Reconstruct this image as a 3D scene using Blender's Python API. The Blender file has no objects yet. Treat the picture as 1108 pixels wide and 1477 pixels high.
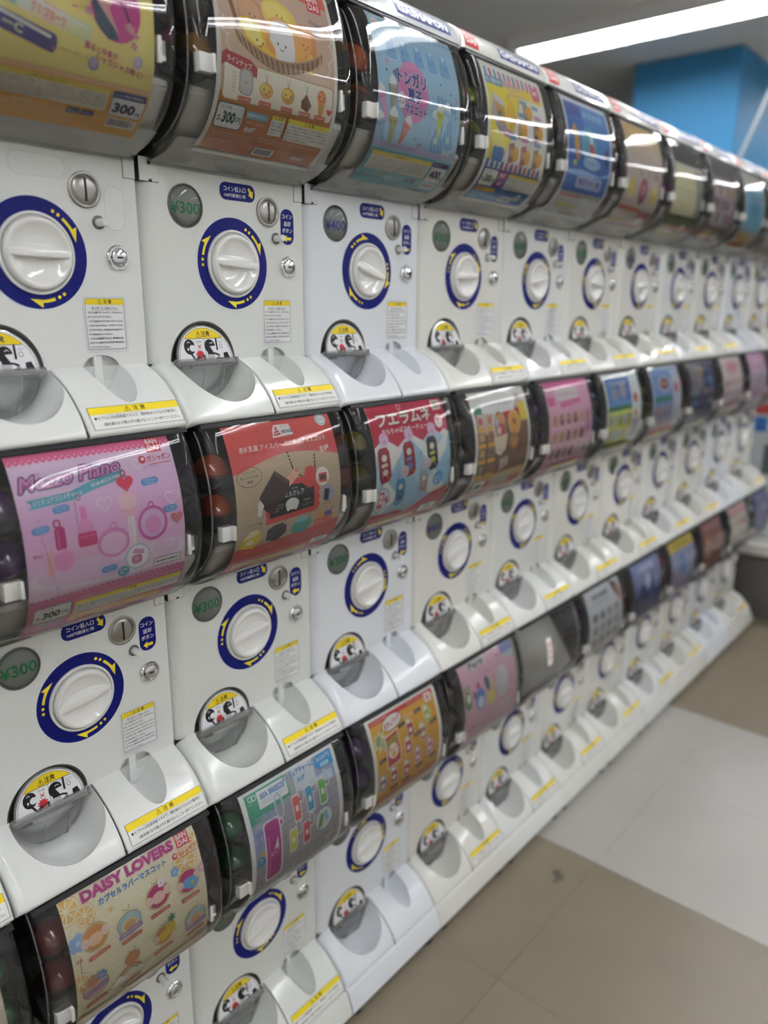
import bpy, bmesh, math, random
from math import pi, sin, cos, radians, sqrt, hypot, atan2
from mathutils import Vector, Matrix
from mathutils.geometry import tessellate_polygon
random.seed(7)
SC = bpy.context.scene
COL = SC.collection

# ------------------------------------------------------------------ camera, light, exposure
FLOOR_TO_DIAL = 1.273            # height of the top row's dial centres above the floor
PITCH_X, PITCH_Z = 0.26, 0.51127 # column pitch, tier pitch
CEIL = FLOOR_TO_DIAL + 1.20
cam_d = bpy.data.cameras.new('camera'); cam = bpy.data.objects.new('camera', cam_d); COL.objects.link(cam)
cam.location = (-0.41461, -0.82880, FLOOR_TO_DIAL - 0.04977)
cam.rotation_mode = 'XYZ'
cam.matrix_world = (Matrix.Translation(cam.location) @ Matrix.Rotation(-0.868018, 4, 'Z')
                    @ Matrix.Rotation(pi/2 - 0.259899, 4, 'X') @ Matrix.Rotation(0.007145, 4, 'Z'))
cam_d.sensor_fit = 'VERTICAL'; cam_d.sensor_height = 36.0
cam_d.lens = 36.0 * 1121.65 / 1477.0
cam_d.clip_start = 0.02
cam_d.dof.use_dof = True; cam_d.dof.focus_distance = 0.95; cam_d.dof.aperture_fstop = 2.4
SC.camera = cam
SC.view_settings.view_transform = 'Standard'; SC.view_settings.look = 'None'
SC.view_settings.gamma = 1.0; SC.view_settings.exposure = 0.0; SC.view_settings.use_curve_mapping = False
W = bpy.data.worlds.new('world'); SC.world = W; W.use_nodes = True
W.node_tree.nodes['Background'].inputs[0].default_value = (0.9, 0.95, 1, 1)
W.node_tree.nodes['Background'].inputs[1].default_value = 0.10
LAMP_STRENGTH = 20.8
FIXTURE_X = [-2.25, -0.40, 1.45, 3.30, 5.15]

# ------------------------------------------------------------------ materials
def lin(c):
    return tuple(((v/255)/12.92 if v/255 <= 0.04045 else ((v/255+0.055)/1.055)**2.4) for v in c)
def hx(s):
    s = s.lstrip('#'); return lin(tuple(int(s[i:i+2], 16) for i in (0, 2, 4)))
def mat(name, col, rough=0.4, metal=0.0, spec=0.5, noise=0.0, nscale=40.0, bump=0.0, emit=None, coat=0.0):
    m = bpy.data.materials.new(name); m.use_nodes = True
    nt = m.node_tree; b = nt.nodes['Principled BSDF']
    b.inputs['Base Color'].default_value = (*col, 1); b.inputs['Roughness'].default_value = rough
    b.inputs['Metallic'].default_value = metal; b.inputs['Specular IOR Level'].default_value = spec
    b.inputs['Coat Weight'].default_value = coat
    if noise or bump:
        tc = nt.nodes.new('ShaderNodeTexCoord'); n = nt.nodes.new('ShaderNodeTexNoise')
        n.inputs['Scale'].default_value = nscale; n.inputs['Detail'].default_value = 5
        nt.links.new(tc.outputs['Object'], n.inputs['Vector'])
        if noise:
            r = nt.nodes.new('ShaderNodeMix'); r.data_type = 'RGBA'
            r.inputs[6].default_value = (*[v*(1-noise) for v in col], 1); r.inputs[7].default_value = (*[min(1, v*(1+noise)) for v in col], 1)
            nt.links.new(n.outputs['Fac'], r.inputs[0]); nt.links.new(r.outputs[2], b.inputs['Base Color'])
        if bump:
            bp = nt.nodes.new('ShaderNodeBump'); bp.inputs['Strength'].default_value = bump; bp.inputs['Distance'].default_value = 0.002
            nt.links.new(n.outputs['Fac'], bp.inputs['Height']); nt.links.new(bp.outputs[0], b.inputs['Normal'])
    if emit:
        b.inputs['Emission Color'].default_value = (*emit[0], 1); b.inputs['Emission Strength'].default_value = emit[1]
    return m
def clear_mat(name, tint=(0.95, 0.96, 0.96), ior=1.45, rough=0.03, haze=0.0, bump=0.0):
    m = bpy.data.materials.new(name); m.use_nodes = True
    nt = m.node_tree; nt.nodes.remove(nt.nodes['Principled BSDF'])
    out = nt.nodes['Material Output']
    tr = nt.nodes.new('ShaderNodeBsdfTransparent'); tr.inputs[0].default_value = (*tint, 1)
    gl = nt.nodes.new('ShaderNodeBsdfGlossy'); gl.inputs['Roughness'].default_value = rough
    fr = nt.nodes.new('ShaderNodeFresnel'); fr.inputs[0].default_value = ior
    mx = nt.nodes.new('ShaderNodeMixShader')
    nt.links.new(fr.outputs[0], mx.inputs[0]); nt.links.new(gl.outputs[0], mx.inputs[2])
    if haze:
        df = nt.nodes.new('ShaderNodeBsdfDiffuse'); df.inputs[0].default_value = (0.8, 0.8, 0.8, 1)
        m2 = nt.nodes.new('ShaderNodeMixShader'); m2.inputs[0].default_value = haze
        nt.links.new(tr.outputs[0], m2.inputs[1]); nt.links.new(df.outputs[0], m2.inputs[2]); nt.links.new(m2.outputs[0], mx.inputs[1])
    else:
        nt.links.new(tr.outputs[0], mx.inputs[1])
    if bump:
        tc = nt.nodes.new('ShaderNodeTexCoord'); n = nt.nodes.new('ShaderNodeTexNoise'); n.inputs['Scale'].default_value = 22; n.inputs['Detail'].default_value = 2
        bp = nt.nodes.new('ShaderNodeBump'); bp.inputs['Strength'].default_value = bump; bp.inputs['Distance'].default_value = 0.003
        nt.links.new(tc.outputs['Object'], n.inputs['Vector']); nt.links.new(n.outputs['Fac'], bp.inputs['Height'])
        nt.links.new(bp.outputs[0], gl.inputs['Normal'])
    nt.links.new(mx.outputs[0], out.inputs[0])
    return m
def print_mat(name, rough=0.45):
    m = bpy.data.materials.new(name); m.use_nodes = True
    nt = m.node_tree; b = nt.nodes['Principled BSDF']; b.inputs['Roughness'].default_value = rough; b.inputs['Specular IOR Level'].default_value = 0.25
    a = nt.nodes.new('ShaderNodeAttribute'); a.attribute_name = 'Col'
    nt.links.new(a.outputs['Color'], b.inputs['Base Color'])
    return m
TINTS = {'neutral': (0.735, 0.755, 0.74), 'warm': (0.70, 0.725, 0.695), 'cool': (0.74, 0.775, 0.82), 'cream': (0.725, 0.725, 0.685)}
M = {}
for k, c in TINTS.items():
    M['body_'+k] = mat('body_plastic_'+k, c, rough=0.2, noise=0.02, nscale=9, coat=0.35)
M['knob'] = mat('knob_white', (0.80, 0.80, 0.78), rough=0.1, coat=0.6)
M['print'] = print_mat('printed_ink', 0.4)
M['paper'] = print_mat('printed_paper', 0.5)
M['clear'] = clear_mat('clear_acrylic', haze=0.025, rough=0.012)
M['clear_rim'] = clear_mat('clear_acrylic_edge', tint=(0.75, 0.77, 0.77), haze=0.22, ior=1.6)
M['smoke'] = clear_mat('smoky_acrylic', tint=(0.78, 0.79, 0.80), haze=0.04)
M['flap'] = clear_mat('flap_acrylic', tint=(0.85, 0.87, 0.87), haze=0.25, ior=1.55)
M['lens'] = clear_mat('lens_acrylic', tint=(0.93, 0.95, 0.94), ior=1.5)
M['dark'] = mat('dark_plastic', (0.012, 0.013, 0.015), rough=0.5, spec=0.3)
M['dark_liner'] = mat('dark_liner', (0.03, 0.03, 0.036), rough=0.5, noise=0.15)
M['grey'] = mat('grey_plastic', (0.16, 0.16, 0.155), rough=0.4)
M['funnel'] = mat('funnel_grey', (0.46, 0.45, 0.42), rough=0.4)
M['arch'] = mat('arch_dark_grey', (0.11, 0.115, 0.115), rough=0.2)
M['metal'] = mat('brushed_metal', (0.36, 0.35, 0.33), rough=0.32, metal=1.0)
M['chrome'] = mat('chrome', (0.75, 0.76, 0.78), rough=0.12, metal=1.0)
M['black'] = mat('black', (0.006, 0.006, 0.006), rough=0.6)
M['gap'] = mat('gap_shade', (0.035, 0.035, 0.035), rough=0.8)  # dark strips stand in for the shade in open seams, grooves and notches
M['display'] = mat('display_backing', (0.30, 0.32, 0.31), rough=0.3)
M['digit_green'] = mat('digit_green', hx('1c8a50'), rough=0.4)
M['digit_purple'] = mat('digit_purple', hx('4a3d9c'), rough=0.4)
M['clip'] = mat('clip_white', (0.55, 0.55, 0.52), rough=0.4)

# ------------------------------------------------------------------ mesh helpers (mm, x right, d outwards, z up -> metres)
class MB:
    def __init__(s): s.v = []; s.f = []; s.mi = []; s.cur = 0
    def vert(s, x, d, z): s.v.append((x/1000, -d/1000, z/1000)); return len(s.v)-1
    def face(s, idx): s.f.append(tuple(idx)); s.mi.append(s.cur)
    def grid(s, rows, closed_u=False):
        n = len(rows[0]); ids = [[s.vert(*p) for p in r] for r in rows]
        for i in range(len(rows)-1):
            for j in range(n if closed_u else n-1):
                k = (j+1) % n
                s.face((ids[i][j], ids[i][k], ids[i+1][k], ids[i+1][j]))
        return ids
    def box(s, x0, x1, d0, d1, z0, z1):
        c = [s.vert(x, d, z) for x in (x0, x1) for d in (d0, d1) for z in (z0, z1)]
        for q in ((0, 1, 3, 2), (4, 6, 7, 5), (0, 4, 5, 1), (2, 3, 7, 6), (0, 2, 6, 4), (1, 5, 7, 3)): s.face([c[i] for i in q])
    def lathe(s, prof, cx=0, cz=0, seg=40, dirn='d'):
        ids = []
        for r, h in prof:
            if r <= 1e-6:
                ids.append([s.vert(cx, h, cz) if dirn == 'd' else s.vert(cx, cz, h)])
            else:
                ids.append([s.vert(cx+r*cos(2*pi*k/seg), h, cz+r*sin(2*pi*k/seg)) if dirn == 'd' else s.vert(cx+r*cos(2*pi*k/seg), cz+r*sin(2*pi*k/seg), h) for k in range(seg)])
        for a, b in zip(ids, ids[1:]):
            for k in range(seg):
                k2 = (k+1) % seg
                if len(a) == 1 and len(b) == 1: continue
                if len(a) == 1: s.face((a[0], b[k], b[k2]))
                elif len(b) == 1: s.face((a[k], a[k2], b[0]))
                else: s.face((a[k], a[k2], b[k2], b[k]))
    def extrude_x(s, prof, x0, x1, xs=None):
        """closed (d, z) outline swept along x with end caps"""
        xs = xs or [x0, x1]
        n = len(prof)
        ids = [[s.vert(x, d, z) for d, z in prof] for x in xs]
        for a, b in zip(ids, ids[1:]):
            for k in range(n): s.face((a[k], a[(k+1) % n], b[(k+1) % n], b[k]))
        tris = tessellate_polygon([[Vector((d, z, 0)) for d, z in prof]])
        for e in (ids[0], ids[-1]):
            for t in tris: s.face([e[i] for i in t])
    def prism(s, outline, d0, d1):
        """closed (x, z) outline between two depths"""
        n = len(outline)
        a = [s.vert(x, d0, z) for x, z in outline]; b = [s.vert(x, d1, z) for x, z in outline]
        for k in range(n): s.face((a[k], a[(k+1) % n], b[(k+1) % n], b[k]))
        tris = tessellate_polygon([[Vector((x, z, 0)) for x, z in outline]])
        for e in (a, b):
            for t in tris: s.face([e[i] for i in t])
    def mesh(s, name, mats, bevel=0, angle=32, smooth=True, merge=True):
        me = bpy.data.meshes.new(name); me.from_pydata(s.v, [], s.f)
        if not isinstance(mats, (list, tuple)): mats = [mats]
        for m in mats: me.materials.append(m)
        for p, i in zip(me.polygons, s.mi): p.material_index = i
        bm = bmesh.new(); bm.from_mesh(me)
        if merge: bmesh.ops.remove_doubles(bm, verts=bm.verts, dist=2e-6)
        if bevel:
            ed = [e for e in bm.edges if len(e.link_faces) == 2 and e.calc_face_angle(0) > radians(50)]
            bmesh.ops.bevel(bm, geom=ed, offset=bevel/1000, segments=2, profile=0.7, affect='EDGES', clamp_overlap=True)
        bmesh.ops.recalc_face_normals(bm, faces=bm.faces)
        bm.to_mesh(me); bm.free()
        if smooth:
            me.polygons.foreach_set('use_smooth', [True]*len(me.polygons)); me.set_sharp_from_angle(angle=radians(angle))
        return me
def link(name, me, parent=None, loc=None):
    o = bpy.data.objects.new(name, me); COL.objects.link(o)
    if parent: o.parent = parent
    if loc: o.location = loc
    return o
def empty(name, loc):
    o = bpy.data.objects.new(name, None); COL.objects.link(o); o.location = loc; o.empty_display_size = 0.05
    return o
def tag(o, label=None, cat=None, group=None, kind=None):
    if label: o['label'] = label
    if cat: o['category'] = cat
    if group: o['group'] = group
    if kind: o['kind'] = kind
    return o
def catmull(P, n=10):
    Q = [tuple(2*a-b for a, b in zip(P[0], P[1]))] + list(P) + [tuple(2*a-b for a, b in zip(P[-1], P[-2]))]
    o = []
    for i in range(1, len(Q)-2):
        a, b, c, d = Q[i-1:i+3]
        for k in range(n):
            t = k/n
            o.append(tuple(.5*(2*b[j]+(c[j]-a[j])*t+(2*a[j]-5*b[j]+4*c[j]-d[j])*t*t+(3*b[j]-a[j]-3*c[j]+d[j])*t**3) for j in range(2)))
    o.append(tuple(P[-1])); return o
class Curve2:
    """(d, z) curve by arc length, with outward normal"""
    def __init__(s, pts, n=12):
        s.p = catmull(pts, n); s.a = [0.0]
        for q, r in zip(s.p, s.p[1:]): s.a.append(s.a[-1]+hypot(r[0]-q[0], r[1]-q[1]))
        s.L = s.a[-1]
    def at(s, t):
        t = max(0, min(s.L, t)); lo, hi = 0, len(s.a)-1
        while hi-lo > 1:
            m = (lo+hi)//2
            if s.a[m] <= t: lo = m
            else: hi = m
        k = (t-s.a[lo])/max(1e-9, s.a[hi]-s.a[lo]); q, r = s.p[lo], s.p[hi]
        i0, i1 = max(0, lo-2), min(len(s.p)-1, hi+2)
        tx, tz = s.p[i1][0]-s.p[i0][0], s.p[i1][1]-s.p[i0][1]; l = hypot(tx, tz)
        n = (-tz/l, tx/l)      # curves run downwards, normal points outwards
        return q[0]+(r[0]-q[0])*k, q[1]+(r[1]-q[1])*k, n[0], n[1]
    def find_z(s, z):
        return min(range(len(s.p)), key=lambda i: abs(s.p[i][1]-z))
COVER = Curve2([(72.8, 323), (82, 310), (90, 290), (99, 260), (103, 230), (103, 205), (100, 180), (93, 160), (80, 140), (62, 125), (40, 113), (15, 106), (0, 104)])
A0 = COVER.a[COVER.find_z(319)]
TRAY = Curve2([(0, -119), (22, -129), (41, -142), (61, -163), (75, -185)])
CAP = Curve2([(-90, 386), (-25, 380), (22, 371), (46, 361), (62, 349), (70.5, 338), (73.4, 325)])

# ------------------------------------------------------------------ flat print: shapes and lettering on a sheet, colours are ink
TEXT_CACHE = {}
def text_geo(s, bold=0.0):
    k = (s, bold)
    if k not in TEXT_CACHE:
        cu = bpy.data.curves.new('t', 'FONT'); cu.body = s; cu.resolution_u = 2; cu.offset = bold
        o = bpy.data.objects.new('t', cu)
        me = o.to_mesh()
        V = [(v.co.x, v.co.y) for v in me.vertices]; F = [tuple(p.vertices) for p in me.polygons]
        o.to_mesh_clear(); bpy.data.objects.remove(o); bpy.data.curves.remove(cu)
        TEXT_CACHE[k] = (V, F)
    return TEXT_CACHE[k]
FINE = '商品の仕様は予告なく変更する場合があります画像はイメージです実際の商品とは異なりますので対象年齢十五才以上小さな部品がありますので口に入れないでください窒息などの危険があります保護者の方は必ずお読みください'
class Cv:
    """canvas, units w x h, y downwards"""
    def __init__(s, w, h): s.w, s.h = w, h; s.it = []
    def add(s, V, F, c, grad=None): s.it.append((V, F, c, grad))
    def poly(s, P, c):
        s.add(list(P), [tuple(t) for t in tessellate_polygon([[Vector((x, y, 0)) for x, y in P]])], c)
    def rect(s, x0, y0, x1, y1, c): s.add([(x0, y0), (x1, y0), (x1, y1), (x0, y1)], [(0, 1, 2, 3)], c)
    def grad(s, x0, y0, x1, y1, c0, c1, n=10):
        for i in range(n):
            t = (i+.5)/n; s.rect(x0, y0+(y1-y0)*i/n, x1, y0+(y1-y0)*(i+1)/n, tuple(a+(b-a)*t for a, b in zip(c0, c1)))
    def rr(s, x0, y0, x1, y1, r, c, rot=0, border=None):
        if border: s.rr(x0-border[0], y0-border[0], x1+border[0], y1+border[0], r+border[0], border[1], rot)
        r = min(r, (x1-x0)/2, (y1-y0)/2); P = []; cx, cy = (x0+x1)/2, (y0+y1)/2
        for ax, ay, a0 in ((x1-r, y0+r, -90), (x1-r, y1-r, 0), (x0+r, y1-r, 90), (x0+r, y0+r, 180)):
            for k in range(5):
                a = radians(a0+k*22.5); P.append((ax+r*cos(a), ay+r*sin(a)))
        a = radians(rot)
        P = [(cx+(x-cx)*cos(a)-(y-cy)*sin(a), cy+(x-cx)*sin(a)+(y-cy)*cos(a)) for x, y in P]
        s.add(P, [tuple(range(len(P)))], c)
    def ell(s, cx, cy, rx, ry=None, c=(1, 1, 1), n=22, rot=0, a0=0, a1=360, border=None):
        ry = rx if ry is None else ry
        if border: s.ell(cx, cy, rx+border[0], ry+border[0], border[1], n, rot, a0, a1)
        full = abs(a1-a0) >= 360; b = radians(rot); P = []
        for k in range(n if full else n+1):
            t = radians(a0+(a1-a0)*k/n); x, y = rx*cos(t), ry*sin(t); P.append((cx+x*cos(b)-y*sin(b), cy+x*sin(b)+y*cos(b)))
        s.add(P, [tuple(range(len(P)))], c)
    def ring(s, cx, cy, rx, ry, w, c, n=26, a0=0, a1=360):
        V = []; F = []
        for k in range(n+1):
            t = radians(a0+(a1-a0)*k/n); V += [(cx+(rx-w/2)*cos(t), cy+(ry-w/2)*sin(t)), (cx+(rx+w/2)*cos(t), cy+(ry+w/2)*sin(t))]
        for k in range(n): F.append((2*k, 2*k+1, 2*k+3, 2*k+2))
        s.add(V, F, c)
    def line(s, P, w, c):
        V = []; F = []
        for (x0, y0), (x1, y1) in zip(P, P[1:]):
            l = hypot(x1-x0, y1-y0) or 1; nx, ny = -(y1-y0)/l*w/2, (x1-x0)/l*w/2; b = len(V)
            V += [(x0+nx, y0+ny), (x1+nx, y1+ny), (x1-nx, y1-ny), (x0-nx, y0-ny)]; F.append((b, b+1, b+2, b+3))
        s.add(V, F, c)
    def dots(s, P, r, c, n=6):
        V = []; F = []
        for x, y in P:
            b = len(V); V += [(x+r*cos(2*pi*k/n), y+r*sin(2*pi*k/n)) for k in range(n)]; F.append(tuple(range(b, b+n)))
        s.add(V, F, c)
    def heart(s, cx, cy, r, c, line=0, rot=0):
        P = []
        for k in range(28):
            t = 2*pi*k/28; x = 16*sin(t)**3/17*r; y = -(13*cos(t)-5*cos(2*t)-2*cos(3*t)-cos(4*t))/17*r
            P.append((cx+x*cos(rot)-y*sin(rot), cy+x*sin(rot)+y*cos(rot)))
        if line: s.line(P+[P[0]], line, c)
        else: s.poly(P, c)
    def star(s, cx, cy, r, r2, n, c, rot=0):
        P = []
        for k in range(2*n):
            q = r if k % 2 == 0 else r2; a = pi*k/n+rot; P.append((cx+q*sin(a), cy-q*cos(a)))
        s.poly(P, c)
    def text(s, st, x, y, h, c, align='c', rot=0, bold=0.0, outline=None, w=None, arc=0, it=0):
        """cap height about 0.72 h, baseline centred on y; w forces the width"""
        V, F = text_geo(st, bold)
        if not V: return
        x0 = min(p[0] for p in V); x1 = max(p[0] for p in V); y0 = min(p[1] for p in V); y1 = max(p[1] for p in V)
        sx = h if w is None else w/(x1-x0); ox = (x0+x1)/2 if align == 'c' else (x0 if align == 'l' else x1); oy = (y0+y1)/2 if len(st) > 0 else 0
        a = radians(rot)
        if outline:
            r = outline[0]*h*1.25; g = text_geo(st, bold); V2 = []; F2 = []
            for k in range(8):
                q = len(V2); V2 += [(vx+r*cos(pi*k/4)/sx, vy+r*sin(pi*k/4)/h) for vx, vy in g[0]]; F2 += [tuple(i+q for i in f) for f in g[1]]
            s.text_raw((V2, F2), x, y, h, sx, ox, oy, a, outline[1], arc, it)
        s.text_raw((V, F), x, y, h, sx, ox, oy, a, c, arc, it)
    def text_raw(s, g, x, y, h, sx, ox, oy, a, c, arc, it=0):
        P = []
        for vx, vy in g[0]:
            px, py = (vx-ox)*sx, -(vy-oy)*h
            if arc: py += arc*px*px
            px -= it*py
            P.append((x+px*cos(a)-py*sin(a), y+px*sin(a)+py*cos(a)))
        s.add(P, g[1], c)
    def fine(s, x0, y0, x1, y1, rows, c, seed=0):
        rnd = random.Random(seed); rh = (y1-y0)/rows; h = rh*0.82; n = max(4, int((x1-x0)/h/1.0))
        for i in range(rows):
            k = rnd.randrange(len(FINE)); m = n if i < rows-1 else max(3, int(n*0.6))
            st = (FINE*2)[k:k+m]
            s.text(st, x0, y0+(i+.5)*rh, h, c, align='l', w=(x1-x0)*m/n)
    def bars(s, x0, y0, x1, y1, seed=3):
        rnd = random.Random(seed); s.rect(x0, y0, x1, y1, hx('e8e8e4')); x = x0+.6; V = []; F = []
        while x < x1-1:
            w = rnd.choice((.18, .3, .45)); b = len(V); V += [(x, y0+.4), (x+w, y0+.4), (x+w, y1-.9), (x, y1-.9)]; F.append((b, b+1, b+2, b+3)); x += w+rnd.choice((.18, .3))
        s.add(V, F, hx('222226'))
    def mesh(s, name, mapper, material, step=None, lay=0.012):
        bm = bmesh.new(); cl = bm.verts.layers.float_color.new('Col'); lift = 1.5 if material.name == 'printed_paper' else 1.0
        for li, (V, F, c, g) in enumerate(s.it):
            vs = []; c = tuple(min(.86, 1-(1-q)**lift) for q in c)
            for x, y in V:
                v = bm.verts.new((min(max(x, 0), s.w), min(max(y, 0), s.h), li*lay)); v[cl] = (*c, 1); vs.append(v)
            for f in F:
                try: bm.faces.new([vs[i] for i in f])
                except ValueError: pass
        if step:
            k = step
            while k < s.h:
                geom = bm.verts[:]+bm.edges[:]+bm.faces[:]
                bmesh.ops.bisect_plane(bm, geom=geom, dist=1e-5, plane_co=(0, k, 0), plane_no=(0, 1, 0))
                k += step
        for v in bm.verts: v.co = mapper(v.co.x, v.co.y, v.co.z)
        bmesh.ops.triangulate(bm, faces=[f for f in bm.faces if len(f.verts) > 4])
        me = bpy.data.meshes.new(name); bm.to_mesh(me); bm.free(); me.materials.append(material)
        return me
def map_panel(x0, ztop, d, u=1.0):
    return lambda x, y, l: Vector(((x0+x*u)/1000, -(d+l)/1000, (ztop-y*u)/1000))
def map_curve(curve, a0, x0, off, u, step=2.5):
    def f(x, y, l):
        # straight facets between the cut lines, so stacked ink layers never cross
        i = math.floor(y/step+1e-6); t = min(1, max(0, y/step-i)); p = curve.at(a0+i*step*u); q = curve.at(a0+(i+1)*step*u)
        d, z, nd, nz = (a+(b-a)*t for a, b in zip(p, q)); o = off+l
        return Vector(((x0+x*u)/1000, -(d+nd*o)/1000, (z+nz*o)/1000))
    return f
WHITE = (0.82, 0.82, 0.80); BLK = (0.012, 0.012, 0.014); NAVY = hx('1c2f86'); YEL = hx('f0da35'); RED = hx('c8232c')
# ------------------------------------------------------------------ poster artwork (80 x 100 units)
def logo_square(c, cx, cy, r=4.2):
    c.rect(cx-r, cy-r, cx+r, cy+r, hx('c43440')); c.text('BAN', cx, cy-r*.42, r*.95, WHITE, bold=.03, w=r*1.6); c.text('DAI', cx, cy+r*.42, r*.95, WHITE, bold=.03, w=r*1.5)
def maker_logo(c, cx, cy, w=16):
    c.ell(cx-w*.42, cy, w*.11, w*.12, hx('c23a4c')); c.ell(cx-w*.40, cy-w*.02, w*.05, w*.05, WHITE)
    c.text('ガシャポン', cx+w*.12, cy, w*.2, hx('b83050'), bold=.02, w=w*.78, rot=-2); c.line([(cx-w*.25, cy+w*.17), (cx+w*.5, cy+w*.16)], .35, hx('b83050'))
def price_box(c, x0, y0, x1, y1, txt='300', col=None, bg=None, border=None):
    col = col or hx('24383c'); c.rr(x0, y0, x1, y1, 1.4, bg or hx('ecece6'), border=(.45, border or hx('4a6a64')))
    w = x1-x0; h = y1-y0
    c.fine(x0+w*.15, y0+h*.06, x1-w*.12, y0+h*.24, 1, col, 5)
    c.text('各', x0+w*.12, y0+h*.62, h*.26, col, bold=.02); c.text(txt, x0+w*.48, y0+h*.55, h*.62, col, bold=.045, w=w*.5); c.text('円', x0+w*.86, y0+h*.62, h*.3, col, bold=.02)
def caution(c, x0, y0, x1, y1, rows=3, seed=1, head=.3):
    c.rect(x0, y0, x1, y1, hx('e4e2da')); c.rect(x0, y0, x1, y0+(y1-y0)*head, hx('ead23c')); hh = (y1-y0)*head
    c.text('⚠ 注 意', (x0+x1)/2, y0+hh*.5, hh*.75, BLK, bold=.01); c.fine(x0+.6, y0+hh+.3, x1-.6, y1-.4, rows, hx('33302e'), seed)
def charm_tube(c, x, y, w, h, col, loop=True, rot=0):
    if loop:
        c.ring(x+w*.9, y-h*.45, w*.45, h*.32, .55, hx('e8eef2')); c.ring(x+w*.9, y-h*.45, w*.3, h*.26, .5, hx('8fa4b8'))
    c.rr(x-w*.62, y-h*.58, x+w*.62, y+h*.58, w*.3, hx('e9e6ee'), rot); c.rr(x-w*.5, y-h*.5, x+w*.5, y+h*.5, w*.25, col, rot)
    c.ell(x+w*.62, y-h*.3, w*.17, w*.17, col); c.rr(x-w*.22, y-h*.12, x+w*.22, y+h*.12, .2, hx('e6dcea'), rot)
def base(c, col): c.rect(0, 0, 80, 100, col)
def scallop(c, y, col, r=1.5, n=27, up=False):
    c.dots([(80*(k+.5)/n, y) for k in range(n)], r, col, 8)

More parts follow.
